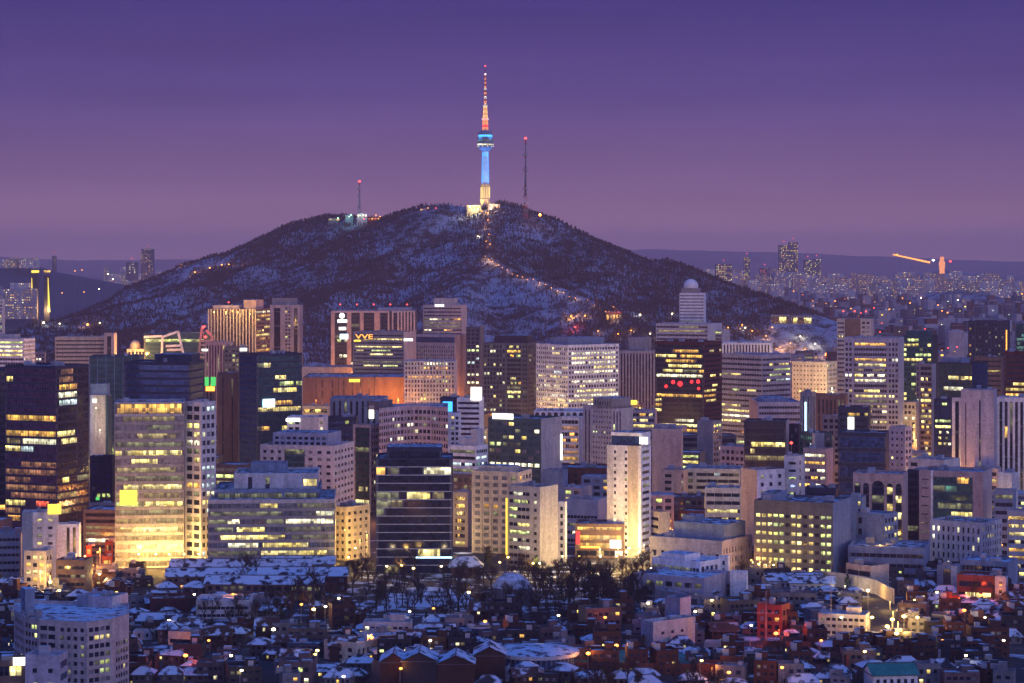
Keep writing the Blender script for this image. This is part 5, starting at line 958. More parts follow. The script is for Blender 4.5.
for (px, py, c) in ((351, 215, 'g'), (366, 216, 'r'), (364, 219, 'r'), (376, 215, 'o'), (380, 216.5, 'o'), (338, 218, 'g'), (428, 208, 'o'), (436, 208, 'r'), (443, 209, 'o')):
    spot_lamp(px, py, c, 0, {'g': 'green', 'r': 'red', 'o': 'orange'}[c] + ' lamp among the small buildings along the ridge', D=4095 if px < 400 else 4000, s=.45, grp='coloured lamps on the ridge')
for (px, py, c) in ((470, 207, 'w'), (478, 209, 'w'), (482, 211, 'o'), (491, 209, 'w'), (497, 207, 'o'), (488, 213, 'o')):
    spot_lamp(px, py, c, 1500, 'bright lamp at the foot of the observation tower', D=3935, s=.5, grp='bright lamps at the tower foot')
# lit stair and cable way down the front spur
for i in range(26):
    t = i / 25; rd = ridges[1][2:8]; k = t * (len(rd) - 1); a = rd[int(min(k, len(rd) - 2))]; c = rd[int(min(k, len(rd) - 2)) + 1]; f = k - int(min(k, len(rd) - 2))
    q = [a[j] + (c[j] - a[j]) * f for j in range(3)]; x = wx(q[0], q[2]) - 4; y = q[2] - 14; z = hz(x, y)
    m = MB(); m.beam((0, 0, -2), (0, 0, 4), .14, 'metal'); m.lathe([(0, 3.8), (.7, 4.2), (.7, 4.6), (0, 5)], 'lamp_o', 8); o = m.build('path_lamp', loc=(x, y, z)); o['label'] = 'orange path lamp on the lit stairway down the front spur'; o['category'] = 'lamp'; o['group'] = 'stairway lamps on the front spur'
    light(o, (0, -6, 7), (4200 if t < .14 else (1800 if i % 3 == 0 else 300)), (1, .50, .22), 2)
for i, (px, py) in enumerate(((486, 215), (488, 222), (485, 229), (489, 236), (486, 243), (490, 247), (478, 238))):
    spot_lamp(px, py, 'o' if i != 6 else 'w', 3500, 'small lamp on the steep stairway right below the observation tower', s=.4, grp='lamps below the observation tower')
for (px, py, c, pw) in ((571, 320, 'o', 16000), (585, 318, 'o', 7000), (575, 330, 'r', 12000), (613, 309, 'o', 9000), (618, 317, 'r', 9000), (609, 316, 'o', 5000), (640, 318, 'w', 3000), (672, 317, 'w', 1500)):
    spot_lamp(px, py, c, pw, 'orange lamp among the trees at the wooded foot of the spur', s=.7, grp='orange lamps at the foot of the spur')
# lodge glowing orange at the foot of the slope
r_ = slope_house(614, 312, 3290, 22, 16, 'brick', 'brick lodge with warm speckled windows at the wooded foot', ('o', 'd', 'o'), 5, 'lodge'); light(r_, (0, -10, -6), 6000, (1, .5, .2), 2)
# hill-foot wall of yellow light and the railway yard
bld('long low block with a continuous yellow lit floor at the hill foot', 'long building', 771, 789.5, 790, 315, 3250, 'beige', RB(1, cols='y', fh=9, wh=.75, sill=.1, mul=5, par=.5), NO(), limit=10, tanks=0, z0=61)
bld('shorter low block with a yellow lit floor at the hill foot', 'long building', 791, 812, 812.5, 316, 3250, 'beige', RB(1, cols='y', fh=9, wh=.75, sill=.1, mul=5, par=.5), NO(), limit=10, tanks=0, z0=61)
# ------------------------------------------------------------------ picture coverage test for infill
CW, CH = 256, 171
cover = np.full((CH, CW), 1e9)
for (x0, x1, y0, y1, d) in BOXES:
    a0, a1 = int(max(0, x0 / 4)), int(min(CW, x1 / 4 + 1)); c0, c1 = int(max(0, y0 / 4)), int(min(CH, y1 / 4))
    if a1 > a0 and c1 > c0: cover[c0:c1, a0:a1] = np.minimum(cover[c0:c1, a0:a1], d)
def shown(x, D, w, h):
    px0, px1 = (x - w / 2) / D * F + 512, (x + w / 2) / D * F + 512; y0, y1 = HZ + (ZC - h) * F / D, HZ + ZC * F / D
    if px1 < 0 or px0 > 1024 or y0 > 683: return 0
    a0, a1 = int(max(0, px0 / 4)), int(min(CW, px1 / 4 + 1)); c0, c1 = int(max(0, y0 / 4)), int(min(CH, y1 / 4 + 1))
    t = cover[c0:c1, a0:a1]; return 0 if t.size == 0 else float((t > D - 20).mean())
def near_ref(x, y, refs=None):
    return min(refs or REFS, key=lambda q: (q[0] - x) ** 2 + ((q[1] - y) * .6) ** 2)[2]
FOOT = []
for o in list(COL.objects):
    if o.parent is None and o.type == 'EMPTY' and o.get('category') and o.location.y < 3000:
        FOOT.append(o)
foot_pts = []
for o in FOOT:
    w = [c for c in o.children if c.name.startswith('wall')]
    for c in w:
        vs = np.array([v.co[:2] for v in c.data.vertices]); foot_pts.append((o.location.x + vs[:, 0].min(), o.location.x + vs[:, 0].max(), o.location.y + vs[:, 1].min(), o.location.y + vs[:, 1].max()))
def clear(x, y, w, d, mg=2):
    for a, b_, c, e in foot_pts:
        if x - w / 2 < b_ + mg and x + w / 2 > a - mg and y - d / 2 < e + mg and y + d / 2 > c - mg: return False
    return True
def take(x, y, w, d): foot_pts.append((x - w / 2, x + w / 2, y - d / 2, y + d / 2))
def road_clear(x, y, w):
    for i, p in enumerate(roads):
        hw = 8 if i in (0, 1, 6) else 3.5
        for a, b_ in zip(p, p[1:]):
            a, b_ = Vector(a), Vector(b_); d = b_ - a; t = max(0, min(1, (Vector((x, y)) - a).dot(d) / d.length_squared))
            if (Vector((x, y)) - a - d * t).length < hw + w * .5: return False
    return True

# prototypes copied with their parts -------------------------------------------------
def proto_block(kind, wall, w, d, h, spf, sps, roofk='roof', limit=30, tanks=1, cat='building', extra=None, name='mid_rise_block', pents=()):
    n0 = set(o.name for o in COL.objects)
    r_ = chain_building(name, 'x', cat, [(-w / 2, 0), (w / 2, 0), (w / 2 + .01, d)], h, wall, [spf, sps], depth=None, limit=limit, roofk=roofk, tanks=tanks, pents=pents)
    BOXES.pop(); new = [o for o in COL.objects if o.name not in n0]
    r_.location = (0, -500, -200); return r_, new, (w, d, h)
MIDS = []
for k, (wall, w, d, h, a, c) in enumerate([
        ('lgrey', 22, 18, 24, RB(.3, limit=6, mul=0), NO()), ('pink', 16, 16, 30, PU(.15, bw=5, fh=5), NO()), ('white', 26, 16, 18, RB(.35, wh=.45, mul=0, fh=4.4), NO()),
        ('brown', 20, 20, 27, RB(.25, cols='oyd', mul=0, fh=4.4), NO()), ('blueg', 18, 14, 36, PU(.1, bw=5, fh=5), NO()), ('brick', 24, 14, 20, PU(.2, cols='oyd', bw=5, fh=4.6), NO()),
        ('beige', 18, 16, 22, RB(.35, cols='owy', mul=0, fh=4.4), NO()), ('dgrey', 22, 20, 32, RB(.2, mul=0, cols='gy', fh=4.6), NO()), ('pale', 14, 14, 16, RB(.8, cols='oyw', mul=0, fh=4.6), NO()), ('lilac', 28, 18, 26, RB(.2, mul=0, fh=4.6), NO())]):
    MIDS.append((*proto_block(k, wall, w, d, h, a, c, R.choice(('roof', 'roof_snow')), 14, 1), wall))
WN = dict(lgrey='light grey', pink='pinkish', white='white', brown='brown', blueg='bluish grey', brick='dark brick', beige='beige', dgrey='dark grey', pale='pale', lilac='lilac', redbrick='red brick', cream='cream', rose='rose coloured', grey='grey')
def cullparts(new):  # drop parts not copied
    return new
km = [kidmap(n) for _, n, _, _ in MIDS]
count = 0
cands = []
D = 1190.0
while D < 3100:
    px = -10.0 + R.uniform(0, 30)
    while px < 1034:
        cands.append((px, D)); px += R.uniform(24, 34) * F / D * 1.0
    D += R.uniform(20, 32) * (1 + (D - 1190) / 2500)
for px, D in cands:
    k = R.randrange(len(MIDS)); r0, new, (w, d, h), wall = MIDS[k]; x = wx(px, D); sc_ = R.uniform(.55, 1.1)
    if D > 2700 and px < 640: sc_ *= .6
    if D > 3000 and px < 600: continue
    if D < 1260: sc_ *= .7
    if (80 < px < 114 and D < 1240) or (908 < px < 926 and D < 1600) or (300 < px < 410 and 1900 < D < 2080): continue
    if not clear(x, D + d / 2, w * .7, d * .7, 0) or not road_clear(x, D + d / 2, w * .8): continue
    if shown(x, D, w, h * sc_) < .08 or count > 290: continue
    c = copy_tree(r0, km[k], None, .42); c.location = (x, D, 0); c.scale = (1, 1, sc_); c.rotation_euler[2] = R.uniform(-.5, .12); take(x, D + d / 2, w, d); count += 1
    st = 'low' if h * sc_ < 17 else ('mid height' if h * sc_ < 27 else 'taller')
    c['label'] = f"{st} {WN[wall]} city block near the {near_ref(x, D)}"; c['group'] = 'small city blocks between the towers'; c['category'] = 'city block'
    a0, a1 = int(max(0, ((x - w / 2) / D * F + 512) / 4)), int(min(CW, ((x + w / 2) / D * F + 512) / 4)); c0, c1 = int((HZ + (ZC - h * sc_) * F / D) / 4), int(min(CH, (HZ + ZC * F / D) / 4))
    if a1 > a0 and c1 > c0: cover[c0:c1, a0:a1] = np.minimum(cover[c0:c1, a0:a1], D)
for r0, new, _, _ in MIDS:
    for o in new: bpy.data.objects.remove(o, do_unlink=True)

# ------------------------------------------------------------------ the foreground district
NREF = []
NB = []
def near(label, cat, *a, ref=None, **k):
    r_ = bld(label, cat, *a, ref=ref, **k); NB.append(BOXES[-1])
    if ref: NREF.append((r_.location.x, r_.location.y, ref))
    return r_
# curved pinkish block, lower left
D0 = 905
pts = [(wx(14, 826), 826), (wx(24, 812), 812), (wx(38, 805), 805), (wx(57, 802), 802), (wx(87, 799), 799), (wx(112, 806), 806), (wx(129, 818), 818)]
sA = RB(.3, wh=.5, fh=3.5, par=2.6, cols='gy', mul=3.2, mar=.2)
r_ = chain_building('office_building', 'curved pinkish block with railing, blue plant house and green lit windows', 'office building', pts, wz(620, 803), 'pink',
    [PU(.05, bw=2.2, ww=.8, wh=.55, fh=2.85, par=1.6), PU(.15, bw=2.2, ww=.85, wh=.55, fh=2.85, par=1.6, cols='g'), PU(.35, bw=2.6, ww=.88, wh=.58, fh=2.85, par=1.6, cols='gy'), PU(.04, bw=2.6, ww=.55, wh=.5, fh=2.85, par=1.6), PU(.28, bw=2.2, ww=.8, wh=.55, fh=2.85, par=1.6, cols='gy'), [(.2, NO()), (1, PU(.3, bw=2.0, ww=.8, fh=2.85, par=8, cols='y'))]],
    depth=26, limit=100, pents=[(.0, .45, 8, ('blueg', PU(.3, bw=4, ww=.35, wh=.3, fh=4, cols='ky')), .4, .95)], tanks=2, roofk='roof_snow', ref=None)
BOXES[-1] = (14, 129, 600, 700, 800)
m = MB()
ax = Vector(pts[1]).to_3d()
ps = [Vector((p[0] - r_.location.x, p[1] - r_.location.y + 1.2, 0)) for p in pts]; zt = wz(620, 803)
for a, c in zip(ps, ps[1:]):
    n_ = max(2, int((c - a).length / 2)); 
    for i in range(n_): p = a + (c - a) * i / n_; m.box(p.x - .07, p.x + .07, p.y - .07, p.y + .07, zt, zt + 1.5, 'pink')
    m.beam((a.x, a.y, zt + 1.5), (c.x, c.y, zt + 1.5), .1, 'pink'); m.beam((a.x, a.y, zt + .8), (c.x, c.y, zt + .8), .06, 'pink')
m.build('railing', r_)
NREF.append((r_.location.x, r_.location.y, 'curved pinkish block')); NB.append((14, 129, 600, 700, 800))
near('lilac service block rising behind the curved pinkish block', 'office building', 77, 112, 128, 597, 838, 'lilac', [(.5, NO(wall='blueg')), (1, NO())], NO(wall='pale'), limit=10, tanks=2, roofk='roof_snow')
near('pale corner block with small round lit windows, cut by the frame bottom', 'office building', 25, 60, 68, 655, 745, 'lilac', PU(.3, bw=5.5, ww=.3, wh=.32, fh=4.2, cols='yk', par=2.4), RB(.0, wh=.55, mul=0, dk='kb'), limit=20, tanks=1, roofk='roof_snow', signs=[], ref='pale corner block')
near('low shop with a glaring white roof sign at the frame corner', 'shop building', -16, 24, 25, 660, 750, 'brown', RB(1, wh=.6, cols='y', fh=5, par=1), NO(), dp=14, limit=8, tanks=1, signs=[(13.5, 33, 657, 665, 'sign_w')], ref='shop with roof sign')
# long snowy roofed ranges in the upper left
def gable_house(name, label, cat, x, y, w, d, h, rh, yaw, wall, roofk, spf=None, z0=0, group=None, lit='o', over=.7, hip=False, ridge=True):
    r_ = thing(name, label, cat, (x, y, z0), yaw, group); mb = MB(); out = []
    if spf is None: spf = PU(.2, bw=2.6, ww=.5, wh=.5, fh=min(h, 3.2), par=.2, cols=lit)
    facade(mb, Vector((0, 0, 0)), Vector((1, 0, 0)), w, 0, h, spf, wall, out, 0)
    facade(mb, Vector((w, 0, 0)), Vector((0, 1, 0)), d, 0, h, PU(.12, bw=3, ww=.4, fh=min(h, 3.2), par=.2, cols=lit), wall, out, math.pi / 2)
    mb.quad((0, d, 0), (0, 0, 0), (0, 0, h), (0, d, h), wall); mb.quad((w, d, 0), (0, d, 0), (0, d, h), (w, d, h), wall)
    e = rh * .0 if not hip else min(w * .45, d / 2)
    if not hip: mb.poly([(w, 0, h), (w, d, h), (w, d / 2, h + rh)], wall); mb.poly([(0, d, h), (0, 0, h), (0, d / 2, h + rh)], wall)
    mb.build('wall', r_); put_panes(r_, out, 14)
    rb = MB(); o = over; k = rh / (d / 2); t = .28
    A, B_, C_, D_ = (-o, -o, h - o * k * .6), (w + o, -o, h - o * k * .6), (w + o, d + o, h - o * k * .6), (-o, d + o, h - o * k * .6)
    E_, G_ = (-o + e, d / 2, h + rh), (w + o - e, d / 2, h + rh)
    up = lambda p: (p[0], p[1], p[2] + t)
    rb.quad(up(A), up(B_), up(G_), up(E_), roofk); rb.quad(up(C_), up(D_), up(E_), up(G_), roofk)
    if hip: rb.poly([up(B_), up(C_), up(G_)], roofk); rb.poly([up(D_), up(A), up(E_)], roofk)
    else: rb.quad(B_, G_, up(G_), up(B_), 'dgrey'); rb.quad(G_, C_, up(C_), up(G_), 'dgrey')
    rb.quad(A, B_, up(B_), up(A), 'dgrey'); rb.quad(B_, C_, up(C_), up(B_), 'dgrey'); rb.quad(D_, A, up(A), up(D_), 'dgrey'); rb.quad(A, D_, C_, B_, 'brown')
    rf = rb.build('roof', r_)
    if ridge:
        rm = MB(); rm.beam((E_[0], d / 2, h + rh + t + .1), (G_[0], d / 2, h + rh + t + .1), .22, 'dgrey', 6); rm.build('ridge_cap', rf)
    return r_
def gh(px, py, w, d, h, rh, yaw, *a, **k):
    p = gp(px, py); NB.append((px, px + w * F / p.y, HZ + (ZC - h - rh) * F / p.y, py, p.y)); r_ = gable_house(*a[:3], p.x, p.y, w, d, h, rh, yaw, *a[3:], **k); foot_pts.append((p.x - 1, p.x + w + 1, p.y - 2, p.y + d + 2)); return r_
gh(166, 590, 46, 12, 6, 3, .06, 'long_hall', 'long low snow roofed hall nearest the golden tower', 'hall', 'brown', 'tile_snow', None)
gh(205, 600, 52, 11, 7, 3, -.04, 'long_hall', 'long brown hall with a snowy roof and lit lower windows', 'hall', 'brown', 'tile_snow', PU(.4, bw=3.4, ww=.6, fh=3.5, cols='oh', par=.2))
gh(258, 592, 40, 12, 7, 3.2, .03, 'long_hall', 'dark hall with a snowy ridge between the other long halls', 'hall', 'darkred', 'tile_snow', PU(.3, bw=3.4, fh=3.5, cols='od', par=.2))
gh(170, 578, 66, 12, 5, 3, .0, 'long_hall', 'rear long hall under a thin snow roof, at the golden tower foot', 'hall', 'dgrey', 'tile_snow', None)
gh(262, 577, 34, 12, 6, 3, .02, 'long_hall', 'short rear hall with blue snow roof by the park trees', 'hall', 'grey', 'tile_snow', None)
p = gp(315, 598); NREF.append((p.x, p.y, 'long snowy halls'))
near('flat roofed white school building with a snow covered terrace', 'school', 196, 250, 253, 600, 985, 'pale', RB(.1, wh=.4, fh=3.6, cols='c'), NO(), dp=20, limit=20, tanks=2, roofk='roof_snow', ref='white terrace building', name='school_building')
near('dark red wide low building left of the white terrace building', 'building', 150, 196, 198, 598, 1000, 'darkred', NO(), NO(), dp=18, tanks=0, roofk='tile_brown')
near('small white tower house with narrow windows amid dark roofs', 'house', 133, 153, 156, 631, 930, 'pale', VE(.0, bw=2.6, ww=.3, par=1.4, base=1), NO(), limit=10, tanks=0, roofk='roof_snow', name='house')
r_ = near('pale villa glowing red from a street lamp', 'house', 168, 191, 199, 632, 915, 'pink', RB(.1, wh=.4, mul=0, fh=3.2, cols='o'), PU(.2), limit=12, tanks=1, roofk='roof_snow', ref='red glowing villa', name='house')
# long school in the centre
near('long cream school with tall windows and a snowy roof', 'school', 324, 356, 410, 652, 880, 'cream', PU(.05, bw=4.6, ww=.45, fh=3.6, cols='d'), PU(.12, bw=2.8, ww=.45, wh=.62, fh=4.8, sill=.2, cols='dh', base=.6), r=2.5, limit=60, tanks=2, roofk='roof_snow', ref='cream school', name='school_building') if False else near('long cream school with tall windows and a snowy roof', 'school', 324, 356, 410, 643, 878, 'cream', PU(.05, bw=4.6, ww=.45, fh=3.6, cols='d'), PU(.12, bw=2.8, ww=.45, wh=.62, fh=4.8, sill=.2, cols='dh', base=.6), r=2.2, limit=60, tanks=2, roofk='roof_snow', ref='cream school', name='school_building')
near('white house with snowy flat roof between cream school and park', 'hall', 422, 447, 449, 619, 965, 'white', PU(.1, bw=1.8, ww=.5, fh=3.5, cols='k'), NO(), dp=9, limit=16, tanks=0, roofk='roof_snow', name='hall_building')
near('tall grey white building with blank frame and six small windows', 'office building', 641, 653, 695, 622, 905, 'lgrey', NO(wall='blueg'), [(.12, NO()), (1, PU(.1, bw=5.5, ww=.3, wh=.26, fh=5, cols='kh', par=2)), (.12, NO(wall='cream')), (.1, NO())], r=3.2, limit=30, pents=[], tanks=1, roofk='roof_snow', ref='grey white building')
near('blank blue grey lift tower behind the grey white building', 'tower', 665, 680, 691, 598, 930, 'blueg', NO(), NO(wall='lilac'), limit=2, tanks=0, name='lift_tower')
near('white building with a bright blue snow roof and terraces', 'office building', 652, 700, 728, 562, 1062, 'white', RB(.25, wh=.4, fh=4, cols='hw'), PU(.1), limit=30, pents=[(.1, .6, 2, 'white')], tanks=2, roofk='roof_snow', ref='blue roofed white building')
near('lower terrace of the white building with dark openings', 'terrace building', 634, 704, 730, 578, 1035, 'lilac', PU(.1, bw=5, ww=.7, wh=.5, fh=4, cols='h'), NO(), limit=20, tanks=0, roofk='roof_snow')
near('white wedge shaped hut beside the blue roofed white building', 'hut', 730, 746, 748, 572, 1050, 'white', NO(), NO(), dp=8, tanks=0, name='hut', roofk='roof_snow')
near('slim white stair tower on the blue roofed building', 'stair tower', 719, 728, 730, 556, 1072, 'white', PU(.1, bw=4, ww=.4), NO(), dp=8, tanks=0, limit=6, name='stair_tower')
r_ = near('wide courthouse like block with small dark windows and stepped roof', 'office building', 650, 722, 752, 541, 1115, 'lilac', PU(.0, bw=4, ww=.38, wh=.45, fh=5, par=4.6), PU(.15, bw=2.9, ww=.4, wh=.55, fh=5, par=3, cols='h'), limit=60, pents=[(.25, .95, 7, 'blueg', .2, .9), (.32, .5, 10, 'blueg', .3, .6)], tanks=5, ref='wide courthouse')
near('long low red brick school with small windows at the frame bottom', 'school', 576, 694, 697, 664, 852, 'brick', PU(.03, bw=3.5, ww=.4, wh=.4, fh=3.6, par=1, cols='h'), NO(), dp=18, limit=60, tanks=0, roofk='green_roof', ref='red brick school', name='school_building')
near('orange lit brick end block joined to the brick school', 'school', 697, 726, 727, 664, 845, 'redbrick', NO(), NO(), dp=18, tanks=0, roofk='roof', name='school_building')
# round snow-roofed hall
p0 = gp(536, 700); cx, cy = wx(536, 842), 860
rt = thing('round_hall', 'round snow roofed hall with blue lit walls at the frame bottom', 'hall', (cx, cy, 0)); zt = wz(657, 845)
m = MB(); m.lathe([(15.2, 0), (15.2, zt - .8)], 'blueg', 40); m.build('wall', rt)
m = MB(); m.lathe([(0, zt + 1.6), (8, zt + 1.1), (15.6, zt)], 'roof_snow', 40); m.lathe([(15.6, zt), (16, zt), (16, zt - 1.2), (15.2, zt - 1.2)][::-1], 'pale', 40); m.build('roof', rt)
for k in range(22):
    t = math.pi * (1.08 + .84 * k / 21); o = bpy.data.objects.new('window', pane_mesh('kb')); COL.objects.link(o); o.parent = rt; o.location = (15.28 * math.cos(t), 15.28 * math.sin(t), zt * .62); o.scale = (1.4, 1, 6); o.rotation_euler[2] = t + math.pi / 2
foot_pts.append((cx - 18, cx + 18, cy - 18, cy + 18)); NREF.append((cx, cy, 'round snowy hall'))
near('low wing with a snowy terrace beside the round hall', 'hall', 440, 508, 512, 668, 838, 'pale', PU(.05, bw=3), NO(), dp=30, limit=14, tanks=0, roofk='roof_snow', name='hall_building')
near('pale wall wing reaching behind the round hall', 'hall', 496, 537, 540, 660, 872, 'white', NO(), NO(), dp=10, limit=2, tanks=0, roofk='roof_snow', name='hall_building')
for i, (px, py, w) in enumerate(((380, 688, 9.5), (402, 690, 12), (437, 690, 13), (474, 684, 11))):
    p = gp(px, py); hh_ = 9 + i % 2
    gable_house('gable_house', ['dark red gabled brick house, first beside the cream school', 'dark brown gabled brick house beside its smaller twin', 'brick gable house with white trimmed roof edge', 'brick gable house with a snowy verge near the round hall'][i], 'house', p.x + w, p.y, 15, w, hh_, 3.0, math.pi / 2, ('hbrick', 'hdark', 'hbrick', 'hbrick')[i], 'tile_snow', NO(), over=.5)
    foot_pts.append((p.x - 1, p.x + w + 1, p.y - 2, p.y + 17)); NB.append((px, px + w * F / p.y, HZ + (ZC - hh_ - 3) * F / p.y, py, p.y))
# right side individual
near('small brick house lit blazing red by a lamp', 'house', 757, 782, 790, 605, 932, 'redbrick', PU(.15, bw=3, ww=.6, fh=3.2, cols='o'), PU(.1), limit=20, tanks=1, ref='blazing red house', name='brick_villa')
near('three storey brick villa with grey balconies and two lit windows', 'house', 763, 811, 814, 642, 895, 'brick', RB(.2, wh=.5, mul=2.5, fh=3.3, cols='gyk', dk='kl'), NO(), limit=20, tanks=1, roofk='roof_snow', ref='balcony villa', name='brick_villa')
near('brick villa with yellow lit windows and a flat snowy roof', 'house', 704, 727, 729, 643, 898, 'pink', PU(.5, bw=4, ww=.5, fh=3.3, cols='y'), NO(), limit=12, tanks=1, roofk='roof_snow', name='brick_villa')
near('brick apartment with a pale stair bay and one yellow lit balcony', 'apartment house', 912, 950, 977, 651, 870, 'brick', [(.5, PU(.2, bw=3.4, fh=3.3, cols='y')), (.5, RB(.2, wh=.4, cols='y', mul=0, fh=3.3)), (.1, NO(wall='pale')), (.35, NO(wall='dark'))], PU(.03, bw=4, ww=.3, fh=3.3), limit=40, tanks=2, roofk='roof_snow', ref='brick apartment with stair bay', name='brick_villa')
near('rust coloured blank brick house at the lower right', 'house', 830, 846, 861, 655, 862, 'brick', PU(.05, bw=3), NO(wall='redbrick'), limit=10, tanks=1, roofk='roof', ref='rust coloured house', name='brick_villa')
gh(873, 690, 16, 12, 5, 3, .12, 'green_roof_house', 'house with a turquoise gabled roof at the frame bottom', 'house', 'white', 'green_roof', None)
near('white building with dark openings above the bright retaining wall', 'house', 846, 871, 889, 566, 1072, 'rose', RB(.2, wh=.5, mul=6, fh=5, cols='do'), NO(wall='cream'), limit=10, tanks=1, roofk='roof_bare', ref='white building over the retaining wall', name='house')
near('pinkish low house beside the retaining wall', 'house', 793, 802, 806, 571, 1080, 'rose', PU(.1, bw=4, ww=.5), NO(), limit=6, tanks=0, roofk='roof_snow', name='house')
near('dark red hall glowing under red lamps with four lit windows', 'hall', 957, 994, 999, 576, 1035, 'redbrick', RB(0, wh=.5, fh=5, mul=0, cols='y', rows={0: [(0, 0, 'y')], 1: [(.2, .38, 'y'), (.45, .62, 'y'), (.7, .95, 'y')]}), NO(), dp=22, limit=14, tanks=2, roofk='roof', ref='red lit hall', name='hall_building')
near('pale gate tower with an arched mark beside the red lit hall', 'house', 995, 1006, 1008, 577, 1030, 'pale', PU(.3, bw=4, ww=.4), NO(), dp=8, limit=6, tanks=0, name='gate_tower')
near('low bluish office with a few lit windows behind the white building', 'office building', 848, 925, 930, 548, 1100, 'blueg', RB(.12, wh=.4, fh=4.5, cols='y', mul=3), NO(), dp=20, limit=20, tanks=3, ref='low bluish office')
near('grey narrow apartment with dark vertical bay', 'house', 937, 957, 960, 566, 1062, 'blueg', [(.3, NO()), (.4, CU(0, dk='k')), (.3, NO(wall='pale'))], NO(), dp=14, limit=12, tanks=1, name='house')
# bright retaining wall
def wall_strip(name, label, P, h, key, t=.6, cat='wall'):
    m = MB()
    for a, c in zip(P, P[1:]):
        a, c = Vector(a), Vector(c); d = (c - a).normalized(); n_ = Vector((-d.y, d.x)); m.obox(a, d, n_, (c - a).length, t, 0, h, key, 'roof_snow')
    o = m.build(name); o['label'] = label; o['category'] = cat; return o
wall_strip('retaining_wall', 'long pale retaining wall lit by street lamps', [gpx(815, 584), gpx(845, 588), gpx(875, 594), gpx(893, 604)], 6.5, 'cream')
wall_strip('retaining_wall', 'yellow lit lower wall along the sloping lane', [gpx(880, 640), gpx(900, 646), gpx(914, 642)], 4, 'cream')
wall_strip('fence', 'white construction fence glowing beside the snow roofed shed', [gpx(655, 600), gpx(690, 606), gpx(722, 607)], 5, 'rose')
gh(768, 590, 26, 14, 4, 2.5, .1, 'snow_shed', 'low shed with a bright snow roof by the slate office', 'shed', 'pale', 'tile_snow', None)
gh(790, 592, 20, 12, 4, 2.5, -.1, 'snow_shed', 'smaller snow roofed shed next to the retaining wall', 'shed', 'pale', 'tile_snow', None)
# pavilion with blue lit roof at the palace gate
gh(452, 576, 13, 9, 5, 3.6, 0, 'gate_pavilion', 'gate pavilion with a wide snowy tiled roof in front of the black office', 'pavilion', 'brown', 'roof_snow', None, hip=True, over=2.0)
# glass dome, snow covered
p = gp(512, 606); m = MB(); dm = thing('snow_dome', 'big pale snow covered dome among the dark park trees', 'dome', (p.x, p.y + 10, 0))
m.lathe([(9.5, 0), (9.5, 3), (8.6, 7), (6.4, 10.5), (3.2, 12.6), (0, 13.2)], 'roof_snow', 24); m.build('shell', dm); m = MB()
for k in range(12):
    t = 6.2832 * k / 12; q = [(9.6, 3), (8.75, 7), (6.55, 10.5), (3.3, 12.75), (0, 13.4)]
    for (r0_, z0_), (r1_, z1_) in zip(q, q[1:]): m.beam((r0_ * math.cos(t), r0_ * math.sin(t), z0_), (r1_ * math.cos(t), r1_ * math.sin(t), z1_), .12, 'metal')
m.build('ribs', dm); foot_pts.append((p.x - 10, p.x + 10, p.y, p.y + 20)); NREF.append((p.x, p.y, 'snow covered dome'))
small = [('park trees', 420, 600), ('frame bottom edge', 260, 676), ('black lined office', 420, 575), ('warm lit corner building', 40, 582), ('yellow lit lane', 900, 625), ('slate office', 800, 590)]
for rf, a, c in small: p = gp(a, c); NREF.append((p.x, p.y, rf))

for (px, py, D, lb) in ((831, 562, 930, 'tall thin steel mast with two cross arms among the brick villas'), (690, 572, 985, 'thin grey mast beside the grey white building'), (766, 590, 905, 'slender utility pole near the balcony villa')):
    h = wz(py, D); m = MB(); m.beam((0, 0, -.2), (0, 0, h), .16, 'metal', 6, .08); m.beam((-4.5, 0, h * .62), (4.5, 0, h * .62), .09, 'metal'); m.beam((-3, 0, h * .8), (3, 0, h * .8), .08, 'metal')
    for q in (-4.2, -2.4, 2.4, 4.2): m.beam((q, 0, h * .62), (q, 0, h * .62 + .5), .09, 'pale')
    o = m.build('utility_pole', loc=(wx(px, D), D, 0)); o['label'] = lb; o['category'] = 'pole'
# houses ---------------------------------------------------------------------------
HP = []
def proto_house(fn, kind, cat, walln, roofn):
    n0 = set(o.name for o in COL.objects); r_ = fn(); new = [o for o in COL.objects if o.name not in n0]; HP.append((r_, new, kind, cat, walln, roofn, kidmap(new)))
for (w, d, h, rh, wall, rk, hip, ln) in ((13, 8, 3, 2.4, 'hpale', 'tile_snow', True, 'white walled'), (10, 7, 2.8, 2.2, 'hdark', 'tile', True, 'timber'), (15, 7.5, 3, 2.4, 'hcream', 'tile_snow', False, 'pale'), (11, 8, 5.6, 2.4, 'hbrick', 'tile_brown', False, 'two storey brick'), (9, 9, 5.4, 2.0, 'hgrey', 'tile_snow', True, 'grey')):
    proto_house(lambda: gable_house('hanok', 'x', 'house', 0, 0, w, d, h, rh, 0, wall, rk, PU(.22, bw=2.4, ww=.55, wh=.5, fh=3, par=.1, cols='oyh'), hip=hip, over=1.0), 'hanok', 'house', ln, 'snowy tiled roof' if 'snow' in rk else 'dark tiled roof')
def villa(wall, w, d, h, rk, lit, pent, cols='oyhg'):
    r_ = chain_building('villa', 'x', 'house', [(0, 0), (w, 0), (w + .01, d)], h, wall, [PU(lit, bw=2.6, ww=.72, wh=.45, fh=3, par=.9, cols=cols) if w > 11 else PU(lit, bw=3, ww=.55, wh=.45, fh=3, par=.9, cols=cols), PU(lit, bw=3.2, ww=.4, wh=.4, fh=3, par=.9, cols=cols)], depth=None, limit=16, roofk=rk, tanks=1, pents=[(.55, .85, 2.2, wall, .4, .8)] if pent else [])
    BOXES.pop(); return r_
